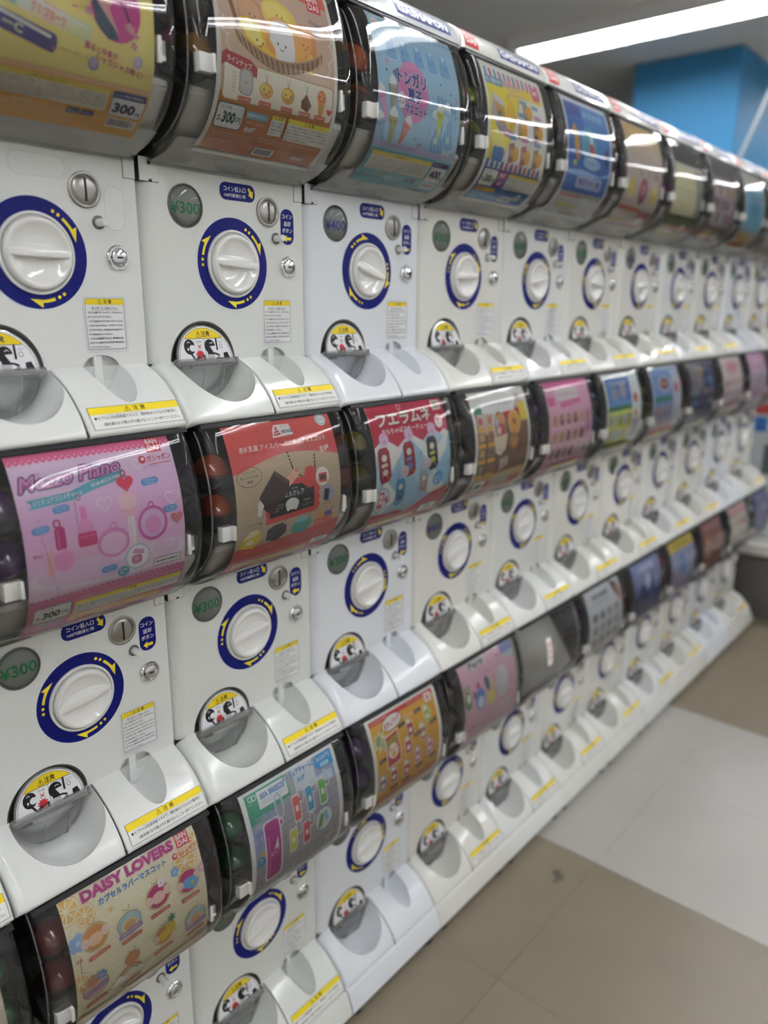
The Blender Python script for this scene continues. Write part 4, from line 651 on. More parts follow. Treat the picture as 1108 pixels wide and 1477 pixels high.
def p_blush(c):
    base(c, hx('d6c8ca')); c.ell(40, 14, 24, 9, hx('d09aa8')); c.text('ハートフル', 40, 14, 6, hx('b04a5c'), bold=.03, w=36); grid_items(c, 6, 28, 74, 70, 3, 3, ['a8505c', '5a6c9c', 'c8a8a8', 'b07a7c', 'a4a0b4'], seed=12); foot(c, 'bd9a94')
def p_lilac(c):
    base(c, hx('c9b4c8')); c.rect(0, 0, 80, 22, hx('cf9fc0')); c.text('ゆめかわ', 40, 11, 8, hx('e4d0e0'), bold=.03, w=44); grid_items(c, 6, 26, 74, 70, 4, 2, ['8ca0b4', 'b49ab8', 'a8b4b8', 'c090b0'], seed=5); foot(c, 'b890b4')
def p_violet(c):
    base(c, hx('4e4a7a')); c.rect(3, 3, 77, 97, hx('46427a')); c.ell(40, 40, 24, 26, hx('6a6494')); grid_items(c, 8, 20, 72, 70, 3, 3, ['7c7aa8', '5a5a94', 'a09ab8', '8c7a98'], seed=6); c.text('ナイト', 40, 10, 7, hx('b8b4d0'), bold=.03, w=36); foot(c, '5c5480')
def p_blue(c):
    base(c, hx('c4c8d0')); c.rect(3, 5, 77, 74, hx('3a62a8')); c.rect(4, 5.6, 30, 16, hx('3c4c90')); c.poly([(30, 5), (77, 5), (77, 42), (50, 44), (34, 34)], hx('4a7ab4')); c.ell(38, 36, 14, 14, hx('5a94ae')); c.text('おさかな', 50, 12, 6, hx('9cc4d8'), bold=.03, w=34); c.ell(14, 28, 4, 5, hx('bd8a3c')); c.ell(17, 37, 4.4, 6, hx('c2903a')); c.ell(19, 46, 3.4, 4, hx('b08038')); c.ell(42, 32, 2.6, 4, hx('c8d0d0')); c.poly([(38, 34), (46, 36), (48, 44), (40, 44)], hx('b0544c')); c.ell(15, 52, 3, 2, hx('b0b43c')); c.ell(70, 42, 4, 7, hx('2c3c6c'))
    c.ell(44, 50, 15, 4.6, hx('9ab8cc')); c.text('ミニチュア', 44, 50, 4, hx('4a6cae'), bold=.03, w=24, arc=-.004); c.poly([(3, 58), (30, 56), (60, 58), (77, 54), (77, 57), (40, 61), (3, 61)], hx('8fb0dc')); c.rr(22, 60, 66, 70, 2, hx('9aa8c8')); c.text('海洋の仲間', 44, 65, 6, hx('5a4c90'), bold=.03, w=38)
    c.rect(3, 74, 77, 97, hx('9a9896')); c.rect(6, 76, 40, 78, hx('a85a4c')); c.rect(10, 84, 40, 88, hx('a8a03c')); c.rect(46, 78, 74, 90, hx('b4b6b4')); c.fine(47, 79, 73, 89, 4, hx('6a6a6a'), 2)
def p_antique(c):
    base(c, hx('b9ada6')); c.grad(2, 2, 78, 40, hx('b09468'), hx('b0a49e'), 6); c.rect(2, 2, 78, 14, hx('b0905c')); c.text('どうぶつ写真館', 40, 9, 5, hx('d8c8a4'), bold=.03, w=56); grid_items(c, 6, 22, 74, 50, 4, 2, ['a89c98', 'a0948c', '9c8c98', 'b4aaa0'], seed=8); c.ell(40, 60, 9, 12, hx('94545c')); c.ell(40, 58, 5, 5, hx('b87c88')); c.ell(14, 58, 7, 9, hx('c4b45c')); c.ell(66, 62, 7, 8, hx('c9b85c')); c.rect(2, 74, 78, 98, hx('a89c98')); c.poly([(2, 74), (50, 76), (50, 79), (2, 78)], hx('b0583c')); c.rect(50, 78, 78, 86, hx('a85a64')); c.rect(4, 88, 42, 91, hx('b0a048')); c.rr(54, 84, 70, 92, 2, hx('cfcaca')); c.rect(40, 93, 78, 96, hx('a03a44'))
def p_cream(c):
    base(c, hx('8c8c84')); c.rect(0, 0, 80, 22, hx('3a3a3e')); c.rect(0, 22, 80, 26, hx('c0bfb4')); c.poly([(2, 26), (52, 26), (62, 44), (66, 74), (2, 74)], hx('cdc7a4')); c.dots([(8+6*(k % 8), 32+7*(k//8)) for k in range(48)], 1.2, hx('b0a984')); c.rect(2, 72, 78, 84, hx('4a5c38')); c.rect(6, 84, 44, 94, hx('bdb8a0')); c.ell(58, 86, 8, 5, hx('b9c0b4')); c.rect(2, 94, 78, 98, hx('a89c44'))
def p_plum(c):
    base(c, hx('7c7276')); c.rect(0, 0, 80, 20, hx('4c484e')); c.rect(4, 24, 70, 74, hx('a4989c')); grid_items(c, 6, 28, 68, 72, 5, 3, ['6e5c68', '94848c', 'b8acac', '84606c'], 'rr', 7); c.ell(56, 34, 5, 5, hx('c09a4c')); c.rect(4, 76, 76, 96, hx('5c5458')); c.ell(52, 86, 9, 5, hx('a8aca4')); c.rect(6, 80, 36, 90, hx('b0a88c'))
def p_sky(c):
    base(c, hx('b4c4cc')); c.rect(3, 3, 77, 16, hx('c4b8b0')); c.rect(3, 18, 77, 72, hx('78a8bc')); c.rr(14, 26, 66, 64, 4, hx('5f98b4')); c.ell(40, 42, 14, 12, hx('4c88a4')); c.ell(66, 32, 4, 4, hx('b06a7c')); c.text('アクアリウム', 40, 22, 5, hx('d8e4e8'), bold=.03, w=44); c.rect(3, 72, 77, 97, hx('b4a48c')); c.rect(8, 78, 50, 84, hx('bd8a44')); c.rect(6, 88, 60, 97, hx('a8602c'))
def p_white(c):
    base(c, hx('cfd0d2')); grid_items(c, 8, 14, 72, 70, 3, 3, ['7c7c94', 'a8a4a8', '5c648c', 'b08a84'], seed=15); c.text('フィギュア', 40, 8, 5, hx('5c648c'), bold=.03, w=40); foot(c, 'b0aca8')
def p_orange(c):
    base(c, hx('c99a5c')); c.ell(40, 36, 22, 20, hx('d8b878')); grid_items(c, 12, 20, 68, 64, 3, 2, ['a8603c', 'c88a4c', 'dcc89c'], seed=16); c.text('おやつ屋さん', 40, 9, 5.4, hx('8a4a2c'), bold=.03, w=46); foot(c, 'a86a3c')
def p_garden(c):
    base(c, hx('bd95a4')); c.grad(0, 0, 80, 60, hx('c096a8'), hx('b88e9e'), 4); c.ell(20, 4.6, 8, 5, hx('b4acae')); c.ell(34, 4, 9, 4.6, hx('b4b0b0')); c.text('Perir', 26, 4.6, 8, hx('35403c'), bold=.02, w=22); c.text('セキセイ', 58, 8, 3, hx('a05878'), w=10, bold=.02)
    c.rect(62, 0, 80, 9, hx('6f74a4')); c.rect(66, 9, 80, 14, hx('94aca4'))
    c.ell(6, 31, 5, 8, hx('5c7a4c')); c.ell(6.6, 29, 3, 4, hx('c0ccb4')); c.ell(4, 20.6, 1.6, 3, hx('6a8c5c')); c.ell(8, 20, 1.6, 3, hx('7c945c')); c.ell(22.6, 35, 6.8, 9.4, hx('4a74ac')); c.ell(23, 38, 4.4, 5.4, hx('b4c0cc')); c.ell(21.6, 22.6, 2, 3, hx('a04a64')); c.ell(15, 29, 2, 3.4, hx('8c4a5c')); c.ell(39, 39, 6, 7, hx('bcb456')); c.ell(34.4, 25, 2.8, 7, hx('3c5468'), rot=-10); c.ell(41, 28, 3, 5, hx('b4ac84')); c.ell(57, 31, 10, 14, hx('aeb0b4')); c.ell(60, 27, 6, 9, hx('b8babc'))
    c.rr(54, 51, 70, 57, 2, hx('b4a8ac')); c.text('全4種', 62, 54, 3, hx('7c6a72'), bold=.02); c.line([(8, 58), (50, 62)], .6, hx('8c5c70')); c.fine(12, 64, 60, 68, 2, hx('94647a'), 3); c.text('ことりのぬいぐるみ', 40, 15.4, 2.6, hx('a85c7c'), w=36); c.rect(0, 76, 80, 100, hx('b08a98')); caution(c, 22, 80, 74, 90)
def p_figures(c):
    base(c, hx('bcc0c6')); c.text('THE RIDERS', 32, 10, 7, hx('3a3c44'), bold=.04, w=38); c.text('ワイルドキー', 34, 17, 4, hx('55585f'), bold=.02, w=36); c.poly([(58, 0), (74, 6), (76, 26), (66, 18), (60, 8)], hx('5c4c4c')); c.poly([(70, 8), (78, 14), (78, 30), (72, 24)], hx('b0705c')); grid_items(c, 6, 24, 72, 66, 4, 3, ['94989c', '6c6c70', 'a4988c', '7c8088'], seed=22); foot(c, 'a4a294')
def p_navy(c):
    base(c, hx('3c426c')); c.grad(2, 2, 78, 40, hx('8088b0'), hx('4c5688'), 5); c.rect(2, 40, 78, 80, hx('252c50')); c.ell(24, 50, 12, 22, hx('2c3660')); c.ell(54, 46, 14, 24, hx('343e70')); c.ell(40, 26, 8, 10, hx('a4acc8')); c.ell(62, 30, 6, 10, hx('7880a8')); c.text('幻想図鑑', 40, 10, 8, hx('ccd0e0'), bold=.02, w=44); foot(c, '6c6c94')
def p_bluegold(c):
    base(c, hx('8e94b8')); c.rect(0, 0, 80, 14, hx('bda648')); c.text('キャンペーン', 40, 7, 6, hx('6a5a20'), bold=.03, w=52); c.ell(36, 34, 12, 14, hx('5c84b4')); c.ell(14, 46, 7, 12, hx('a88aa0')); c.ell(62, 44, 8, 12, hx('a09cb4')); c.rect(2, 60, 78, 74, hx('8a7c98')); foot(c, '9a6c78')
def p_maroon(c):
    base(c, hx('7c4e4e')); c.grad(2, 2, 78, 70, hx('865c60'), hx('7a4438'), 5); grid_items(c, 6, 16, 74, 72, 3, 3, ['94645c', 'a87a4c', '704450', 'b08450'], seed=18); c.text('和風コレクション', 40, 9, 5, hx('d0b8a0'), bold=.02, w=54); foot(c, '7c4c34')
def p_whitered(c):
    base(c, hx('c4bfb8')); c.rect(4, 2, 76, 14, hx('b88488')); c.text('ご当地キーホルダー', 40, 8, 5, hx('e0d0cc'), bold=.02, w=58); grid_items(c, 8, 20, 72, 56, 3, 2, ['b8a89c', 'a85c54', 'c0b4a4'], seed=19); c.rect(6, 58, 74, 72, hx('8488a4')); foot(c, 'b4aca0')
def p_plain(c):
    base(c, hx('c8bfa8')); c.text('コレクション', 40, 12, 7, hx('6a5a4c'), bold=.02, w=54); grid_items(c, 8, 24, 72, 70, 3, 3, ['a8905c', 'b09a8c', '8c9a8c'], seed=20); foot(c, 'a89878')
# (column, tier): artwork, words for the poster, words for its machine
POSTERS = {
    (-1, 0): (p_plain, 'beige poster card with nine round charms', 'beige charm poster'),
    (0, 0): (p_tube, 'yellow poster card with candy tubes and a magenta circle', 'yellow candy tube poster'),
    (1, 0): (p_bread, 'brown poster card with a basket of smiling bread', 'bread basket poster'),
    (2, 0): (p_cone, 'pale blue poster card with ice cream cones', 'pale blue ice cream cone poster'),
    (3, 0): (p_churro, 'yellow poster card with red and blue striped awning', 'striped awning snack poster'),
    (4, 0): (p_blue, 'deep blue sea poster card with white border', 'deep blue sea poster'),
    (5, 0): (p_antique, 'tan and grey poster card with a dark pink figure', 'tan and grey poster'),
    (6, 0): (p_cream, 'black topped poster card with a cream panel and green foot', 'black and cream poster'),
    (7, 0): (p_plum, 'plum grey poster card with small tile pictures', 'plum grey poster'),
    (8, 0): (p_sky, 'light blue poster card with an orange foot', 'light blue and orange poster'),
    (9, 0): (p_white, 'off-white poster card with nine small figures', 'off-white figure poster'),
    (10, 0): (p_orange, 'orange poster card with a big pale disc', 'orange disc poster'),
    (-1, 1): (p_violet, 'violet poster card with a lilac oval', 'violet oval poster'),
    (0, 1): (p_pink, 'pink poster card with hearts and toy cosmetics', 'pink toy cosmetics poster'),
    (1, 1): (p_icebar, 'red and tan poster card with a chocolate ice bar', 'chocolate ice bar poster'),
    (2, 1): (p_diamond, 'crimson poster card with blue diamonds and key chains', 'crimson and blue diamond key chain poster'),
    (3, 1): (p_burger, 'brown poster card with burger and doughnut pictures', 'burger and doughnut poster'),
    (4, 1): (p_pinkgrid, 'pink poster card with rows of small brown sweets', 'pink sweets grid poster'),
    (5, 1): (p_field, 'blue, green and yellow poster card with animal pictures', 'blue, green and yellow poster'),
    (6, 1): (p_field2, 'blue poster card with a brown oval and orange foot', 'blue poster with brown oval'),
    (7, 1): (p_night, 'dark slate poster card with many coloured figures', 'dark slate figure poster'),
    (8, 1): (p_blush, 'pale blush poster card with red and blue charms', 'pale blush poster'),
    (9, 1): (p_lilac, 'lilac poster card with a pink header', 'lilac and pink poster'),
    (10, 1): (p_orange, 'amber poster card beside the lilac one at the row end', 'amber poster at the row end'),
    (-1, 2): (p_plain, 'sand coloured poster card next to the citrus poster', 'sand coloured poster'),
    (0, 2): (p_tropic, 'cream dotted poster card with citrus slices and flowers', 'cream citrus and flower poster'),
    (1, 2): (p_sea, 'white bordered poster card with six bottle charms', 'bottle charm poster'),
    (2, 2): (p_snack, 'mustard yellow poster card with red header and snack bags', 'mustard yellow snack bag poster'),
    (3, 2): (p_garden, 'dusty pink poster card with blue, green and yellow birds', 'dusty pink bird poster'),
    (5, 2): (p_figures, 'pale grey poster card with dark lettering', 'pale grey lettered poster'),
    (6, 2): (p_navy, 'navy poster card with pale blue glow at its top', 'navy poster'),
    (7, 2): (p_bluegold, 'blue lilac poster card with a gold header', 'gold headed blue lilac poster'),
    (8, 2): (p_maroon, 'maroon poster card with amber pictures', 'maroon poster'),
    (9, 2): (p_whitered, 'stone white poster card with a rose header', 'stone white poster with rose header'),
    (10, 2): (p_violet, 'indigo poster card in the last window of the row', 'indigo poster at the row end'),
}
POSTER_ME = {}
def poster_mesh(fn):
    if fn.__name__ not in POSTER_ME:
        c = Cv(80, 100); fn(c)
        POSTER_ME[fn.__name__] = c.mesh(fn.__name__.replace('p_', 'poster_'), map_curve(COVER, A0, -92, -3.2, 2.3), M['paper'], step=2.5, lay=min(.012, 2.2/max(1, len(c.it))))
    return POSTER_ME[fn.__name__]
# ------------------------------------------------------------------ capsule machine: one mesh per part, shared by all machines
PART = {}
def arcpts(cx, cz, r, a0, a1, n, rz=None):
    return [(cx+r*cos(radians(a0+(a1-a0)*k/n)), cz+(rz or r)*sin(radians(a0+(a1-a0)*k/n))) for k in range(n+1)]
AX, AZ, AR = -54, -120, 50          # outlet arch
def build_panel():
    b = MB()
    out = [(123, -121), (123, 112), (-113, 112), (-113, -121)] + [(AX-AR, -121)] + arcpts(AX, AZ-1, AR, 180, 0, 28)[1:-1] + [(AX+AR, -121), (40, -121)] + arcpts(63, -121, 23, 180, 0, 14, rz=14)[1:-1] + [(86, -121)]
    b.prism(out, -24, 0)
    prof = [(-113, 0)]+[(-113-20*sin(radians(a)), -20+20*cos(radians(a))) for a in range(10, 91, 10)]+[(-133, -24), (-113, -24)]
    n = len(prof)
    lo = [b.vert(x, d, -121) for x, d in prof]; hi = [b.vert(x, d, 112) for x, d in prof]
    for k in range(n): b.face((lo[k], lo[(k+1) % n], hi[(k+1) % n], hi[k]))
    for e in (lo, hi): b.face(e)
    return b.mesh('front_panel', M['body_neutral'], angle=28, merge=False)
def build_body(tier):
    b = MB(); zb = -228 if tier == 2 else -187
    b.box(-129, 125, -262, -25, zb, 112); b.box(-129, 125, -262, -62, 112, 322.5 if tier else 325)
    return b.mesh('body', M['body_neutral'], bevel=2)
def build_hopper():
    b = MB(); b.box(-127, 124, -61, -20, 113, 322); b.box(-121.5, -119.5, -20, 16, 113, 322); b.box(119.5, 121.5, -20, 16, 113, 322); b.box(-121, 121, -20, 68, 319, 322)
    return b.mesh('hopper', M['dark_liner'], bevel=1)
def build_funnel():
    b = MB(); b.extrude_x([(-19, 216), (82, 172), (82, 166), (52, 130), (30, 119), (-19, 114)], -117, 117)
    return b.mesh('funnel', M['funnel'], bevel=2)
def build_funnel_tall():
    b = MB(); b.extrude_x([(-19, 292), (20, 262), (62, 205), (80, 172), (80, 166), (52, 130), (30, 119), (-19, 114)], -117, 117)
    return b.mesh('funnel', M['funnel'], bevel=2, angle=60)
def build_cover():
    b = MB(); rows = []
    xs = [(-120, 15), (-119.6, 9), (-117.5, 4.5), (-114, 1.6), (-109, 0.2), (-104, 0), (-60, 0), (0, 0), (60, 0), (104, 0), (109, 0.2), (114, 1.6), (117.5, 4.5), (119.6, 9), (120, 15)]
    N = 44
    for i in range(N+1):
        d, z, nd, nz = COVER.at(COVER.L*i/N); fade = min(1, (COVER.L*(1-i/N))/30)
        rows.append([(x, d-nd*o*fade, z-nz*o*fade) for x, o in xs])
    b.grid(rows)
    for s in (0, -1):     # side walls
        r2 = []
        for r in rows:
            x, d, z = r[s]; r2.append([(x, d, z), (x, max(min(d, 4), 0), min(max(z, 112), 322))])
        b.grid(r2)
    return b.mesh('window_cover', M['clear'], angle=50)
def build_rim(side):
    b = MB()
    for s in (side,):
        rows = []
        for i in range(41):
            d, z, nd, nz = COVER.at(COVER.L*.985*i/40); r = []
            for k in range(6):
                a = 2*pi*k/6; o = -15+1.3*cos(a); r.append((s*(120.2+1.1*sin(a)), d+nd*o, z+nz*o))
            rows.append(r)
        b.grid(rows, closed_u=True)
    return b.mesh('cover_rim', M['clear_rim'], angle=80)
def build_toprail():
    b = MB(); rows = []
    for i in range(5):
        d, z, nd, nz = COVER.at(i*1.5); rows.append([(x, d+nd*.6, z+nz*.6) for x in (-120, 120)])
    b.grid(rows); d, z, _, _ = COVER.at(0); b.box(-120, 120, d-14, d, z-3, z-.4)
    return b.mesh('top_rail', M['dark'])
def build_sill():
    b = MB(); rows = []
    for i in range(12):
        d, z, nd, nz = COVER.at(COVER.L-64*(1-i/11)); rows.append([(x, d-nd*4, z-nz*4) for x in (-117, 117)])
    b.grid(rows); return b.mesh('window_sill', M['clip'])
def build_clip(side):
    b = MB(); zc = 193
    def at(z):
        i = COVER.find_z(z); d, zz, nd, nz = COVER.at(COVER.a[i]); return d
    if side < 0:
        b.box(-118, -100, at(zc)-8, at(zc)+2.2, zc-9, zc+9); b.box(-104, -100, at(zc)+1, at(zc)+6.5, zc-9, zc+9)
    else:
        b.box(93, 97, at(zc)-4, at(zc)+2.4, zc-12, zc+12); b.box(96, 103, at(zc)-4, at(zc)-.5, zc-9, zc+9)
    return b.mesh('poster_clip', M['clip'], bevel=.8)
def fillet(d, r): return 0 if d >= r else r-sqrt(max(0, r*r-(r-d)**2))
def build_tray(x0, x1, ec, er, inner, depth, fl, fr, name, power=2.6, closed_bottom=True):
    """curved tray front with a scooped hollow; (x, s) patch, s = arc length down the front"""
    b = MB(); L = TRAY.L; N = 64; cx, cs = ec; rx, rs = er
    def surf(x, s):
        d, z, nd, nz = TRAY.at(s); o = -fillet(x-x0, fl)-fillet(x1-x, fr)-fillet(L-s, 5)
        return d+nd*o, z+nz*o
    ang = [2*pi*k/N for k in range(N)]
    for px, ps in ((x0, 0), (x1, 0), (x0, L), (x1, L)):     # snap the nearest spokes to the corners
        a = atan2((ps-cs)/1, (px-cx)/1) % (2*pi); k = min(range(N), key=lambda i: abs((ang[i]-a+pi) % (2*pi)-pi)); ang[k] = a
    rim, edge = [], []
    for a in ang:
        ca, sa = cos(a), sin(a); t = 1/sqrt((ca/rx)**2+(sa/rs)**2); m = 1e9
        if ca > 1e-9: m = min(m, (x1-cx)/ca)
        if ca < -1e-9: m = min(m, (x0-cx)/ca)
        if sa > 1e-9: m = min(m, (L-cs)/sa)
        if sa < -1e-9: m = min(m, (0-cs)/sa)
        edge.append((cx+ca*m, cs+sa*m)); t = min(t, m*.9995); rim.append((cx+ca*t, cs+sa*t))
    rows = []
    for f in (0, .02, .06, .12, .3, .6, .85, 1):
        r = []
        for e, q in zip(edge, rim):
            x, s = e[0]+(q[0]-e[0])*f, e[1]+(q[1]-e[1])*f; d, z = surf(x, s); r.append((x, d, z))
        rows.append(r)
    b.grid(rows, closed_u=True)
    ic, iz = inner; rows = [rows[-1]]
    d0, z0 = surf(ic, iz)
    for t in (.985, .95, .88, .78, .66, .52, .36, .18):
        r = []; dep = depth*(1-t**power)
        for q in rim:
            x, s = ic+(q[0]-ic)*t, iz+(q[1]-iz)*t; d, z = surf(min(max(x, x0+fl), x1-fr), min(s, L-6)); r.append((x, d-.5*dep, z-.87*dep))
        rows.append(r)
    ids = b.grid(rows, closed_u=True)
    c = b.vert(ic, d0-.5*depth, z0-.87*depth)
    for k in range(N): b.face((ids[-1][k], ids[-1][(k+1) % N], c))
    side = [TRAY.at(L*k/14) for k in range(15)]
    for xe in (x0, x1):
        r1 = [(xe, d-nd*(fl if xe == x0 else fr)-(nd*5 if k == 14 else 0), z-nz*(fl if xe == x0 else fr)-(nz*5 if k == 14 else 0)) for k, (d, z, nd, nz) in enumerate(side)]
        b.grid([r1, [(xe, -24, max(-186, min(-119, z))) for x, d, z in r1]])
    d, z, nd, nz = TRAY.at(L); o = -5
    b.face([b.vert(x0+fl, d+nd*o, z+nz*o), b.vert(x1-fr, d+nd*o, z+nz*o), b.vert(x1, -24, -187), b.vert(x0, -24, -187)])
    return b.mesh(name, M['body_neutral'], angle=40)
def build_base():
    b = MB(); P = [(71, -187), (76, -189), (81, -200), (86, -214), (89, -226), (87, -230), (80, -231), (-250, -231), (-250, -187)]
    b.extrude_x(P, -133, 124); return b.mesh('base_skirt', M['body_neutral'], bevel=2)
def build_cap():
    b = MB(); top = [CAP.at(CAP.L*k/20)[:2] for k in range(21)]
    prof = [(-262, 386)]+top+[(66, 324), (-262, 324)]
    xs = [-130, -128.5, -123, 121, 125.5, 127]
    off = {-130: 5, -128.5: 1.6, -123: 0, 121: 0, 125.5: 1.6, 127: 5}
    n = len(prof); ids = []
    for x in xs:
        r = []
        for k, (d, z) in enumerate(prof):
            if 1 <= k <= 21:
                _, _, nd, nz = CAP.at(CAP.L*(k-1)/20); d, z = d-nd*off[x], z-nz*off[x]
            elif k == 0: z -= off[x]
            r.append(b.vert(x, d, z))
        ids.append(r)
    for a, e in zip(ids, ids[1:]):
        for k in range(n): b.face((a[k], a[(k+1) % n], e[(k+1) % n], e[k]))
    for e in (ids[0], ids[-1]): b.face(e)
    return b.mesh('top_cap', M['body_neutral'], angle=40)
def build_cap_logo():
    c = Cv(24, 24); c.rect(0, 0, 24, 24, hx('c8303a')); c.text('BAN', 12, 7.4, 10, WHITE, bold=.03, w=19); c.text('DAI', 12, 16.8, 10, WHITE, bold=.03, w=18)
    return c.mesh('logo_sticker', map_curve(CAP, CAP.L-40, -120, .4, 1.5), M['print'], step=2.5)
def build_cap_text():
    c = Cv(82, 12); c.poly([(0, 0), (80, 0), (82, 12), (2, 12)], hx('2c3c86'))
    c.text('GASHAPON', 41, 6, 10.5, WHITE, bold=.04, w=74)
    return c.mesh('name_sticker', map_curve(CAP, CAP.L-26, -24, .4, 1.55), M['print'], step=2.5)
def build_ring():
    c = Cv(120, 120); q = 60
    c.ring(q, q, 48.2, 48.2, 17.4, hx('03106e'), n=64); c.ring(q, q, 56.7, 56.7, .7, hx('d8dce8'), n=64)
    for base_a in (60, 180, 300):
        P = lambda r, a: (q+r*cos(radians(a)), q-r*sin(radians(a)))
        for k in (0, 7.6): c.ell(*P(48.5, base_a+3-k), 1.9, 1.9, YEL, n=12)
        a = base_a-11; out = [P(46.8, a-2*k) for k in range(0, 11)]; o2 = [P(50, a-2*k) for k in range(10, -1, -1)]
        c.poly(out+o2, YEL)
        h = a-18; c.poly([P(46.8, h+2), P(47.2, h-15), P(55.2, h+.8), P(50, h+1.2)], YEL)
    return c.mesh('dial_sticker', map_panel(-60, 60, .35), M['print'])
def build_dial_base():
    b = MB(); b.lathe([(41.6, 0), (41.6, 2.6), (40.6, 3.6), (39, 3.6), (38.4, 2.4), (38.2, .3), (0, .3)], seg=56); return b.mesh('dial_seat', M['knob'], angle=40)
def build_knob():
    b = MB(); b.lathe([(36.8, .8), (36.8, 4.6), (36.2, 7.4), (34.6, 9), (32.6, 9.4), (31, 8.8), (29, 6.8), (25, 4.4), (17, 2.6), (8, 2), (0, 1.8)], seg=64); return b.mesh('dial_knob', M['knob'], angle=50)
def build_grip():
    b = MB(); rows = []
    for i in range(13):
        t = -1+2*i/12; x = 33.4*t; e = 1-.25*abs(t)**3
        q = 1-t*t; rows.append([(x, 1.4, 11), (x, 3.6, 8.4*e), (x, 6.6+.6*q, 6.6*e), (x, 8.8+1.2*q, 5.2*e), (x, 9.5+1.4*q, 3.8*e), (x, 9.9+1.4*q, -1.8*e), (x, 9.5+1.4*q, -3.2*e), (x, 8.6+1.2*q, -4*e), (x, 5, -4.4*e), (x, 1.4, -4.6)])
    b.grid(rows); return b.mesh('grip', M['knob'], angle=34)
def build_price():
    parts = {}
    b = MB(); b.lathe([(25.2, 0), (25.2, 1.2), (24, 1.6), (23.2, .8), (23, .2)], -70, 64, 40); parts['bezel'] = b.mesh('bezel', M['grey'])
    b = MB(); b.lathe([(23.2, .2), (0, .2)], -70, 64, 40); parts['backing'] = b.mesh('price_display', M['display'])
    b = MB(); b.lathe([(23.2*cos(a), .9+5*sin(a)) for a in [pi/2*k/8 for k in range(9)]], -70, 64, 40); parts['lens'] = b.mesh('lens', M['lens'], angle=80)
    return parts
def digits_mesh(txt, m):
    c = Cv(46, 20); c.text(txt, 22.6, 10, 19, (1, 1, 1), bold=.02, w=42.5); me = c.mesh('price_digits', map_panel(-93, 72, .5), m); return me
def build_coin():
    p = {}
    b = MB(); b.lathe([(18.6, 0), (18.6, 2.2), (17, 3), (15.4, 2.6), (15, 1.8), (14.6, 2.2), (9, 3.4), (0, 3.8)], 60, 68, 40); p['coin_slot'] = b.mesh('coin_slot', M['metal'], angle=60)
    b = MB(); b.box(58.9, 61.1, 1, 4.2, 56.5, 79.5); p['slit'] = b.mesh('slit', M['black']); return p
def build_return():
    p = {}
    b = MB(); b.lathe([(7.4, 0), (7.4, .8), (6.6, 1), (6.4, .3), (0, .3)], 74, 36, 24); p['hole'] = b.mesh('button_hole', M['grey'])
    b = MB(); b.lathe([(4.4, .3), (4.4, 14), (3.9, 15.2), (0, 15.4)], 74, 36, 20); p['return_button'] = b.mesh('return_button', M['knob'], angle=40); return p
def build_lock():
    p = {}
    b = MB(); b.lathe([(13.6, 0), (13.6, 3), (12.4, 4.4), (10.6, 4.4), (9.6, 2.4), (9.2, 2.4), (8.8, 5.6), (7.6, 6.4), (0, 6.4)], 93.5, 0, 36); p['key_lock'] = b.mesh('key_lock', M['chrome'], angle=35)
    b = MB(); b.box(90, 97, 6, 6.7, -1.1, 1.1); b.box(83, 84.4, 4, 4.7, -1, 1); p['key_slot'] = b.mesh('key_slot', M['black']); return p
def build_caution():
    c = Cv(54, 62); c.rr(0, 0, 54, 62, 3, hx('cfd2d6')); c.rr(3, 2.6, 51, 58.6, 1.6, hx('2a2a2c')); c.rr(3.5, 3.1, 50.5, 58.1, 1.4, hx('dfe1e2')); c.rr(3.3, 2.9, 50.7, 9.6, 1.2, hx('e2c92c')); c.rect(3.5, 7, 50.5, 9.6, hx('e2c92c'))
    c.text('⚠ 注 意', 27, 6.2, 4.6, BLK, bold=.015, w=17)
    L = ['購入の際、必ずお読みください。', '・揺れると危険です。ゆったり、よりかかったり、', '　ゆすったりしないでください。', '・カプセル取出口より奥へ手を入れないでください。', '・いらなくなったカプセルは、ゴミ箱に捨ててください。', '・続けて出すときは、必ず前のカプセルを取り出して', '　からお金を投入してください。', '・カプセルは包装容器ですので、開封後は小さな', '　お子様(特に3歳未満のお子様)の手の届かない', '　ところへ捨ててください。']
    for i, s in enumerate(L):
        y = 13.2+i*4.75
        if i == 0: c.text(s, 27, y, 2.6, BLK, bold=.02, w=32); c.line([(11, y+2), (43, y+2)], .25, BLK)
        else: c.text(s, 5, y, 2.2, BLK, align='l', bold=.034, w=min(44, len(s)*1.95))
    return c.mesh('caution_sticker', map_panel(46, -42, .25), M['print'])
def build_coin_label():
    c = Cv(57, 21); c.rr(0, 0, 57, 21, 9, hx('051474'), border=None); c.text('コイン投入口', 24, 7.4, 6.6, WHITE, bold=.012, w=35); c.text('100円硬貨使用', 24, 15, 4.6, WHITE, bold=.008, w=34); c.poly([(45, 5), (48, 3.4), (51, 8), (54, 6.6), (53, 16), (45.6, 12.4), (48, 10.6)], YEL)
    return c.mesh('coin_label', map_panel(-17.5, 98, .25), M['print'])
def build_return_label():
    c = Cv(24, 46); c.rr(0, 0, 24, 46, 11, hx('051474'))
    for s, y in (('コイン', 9.6), ('返却', 19), ('ボタン', 27.6)): c.text(s, 12, y, 6.6, WHITE, bold=.012, w=18 if len(s) == 3 else 12)
    c.poly([(5, 38), (11, 33.4), (11, 36.4), (19, 36), (19, 40), (11, 40), (11, 43)], YEL)
    return c.mesh('return_label', map_panel(83, 75, .25), M['print'])
def build_engraved_outline(w, h, x, z, name):
    c = Cv(w, h); c.rr(0, 0, w, h, 10, (.5, .5, .49)); c.rr(.5, .5, w-.5, h-.5, 9.6, TINTS['neutral']); return c.mesh(name, map_panel(x, z, .15), M['print'])  # engraved pill outline, its groove shade drawn as a grey line
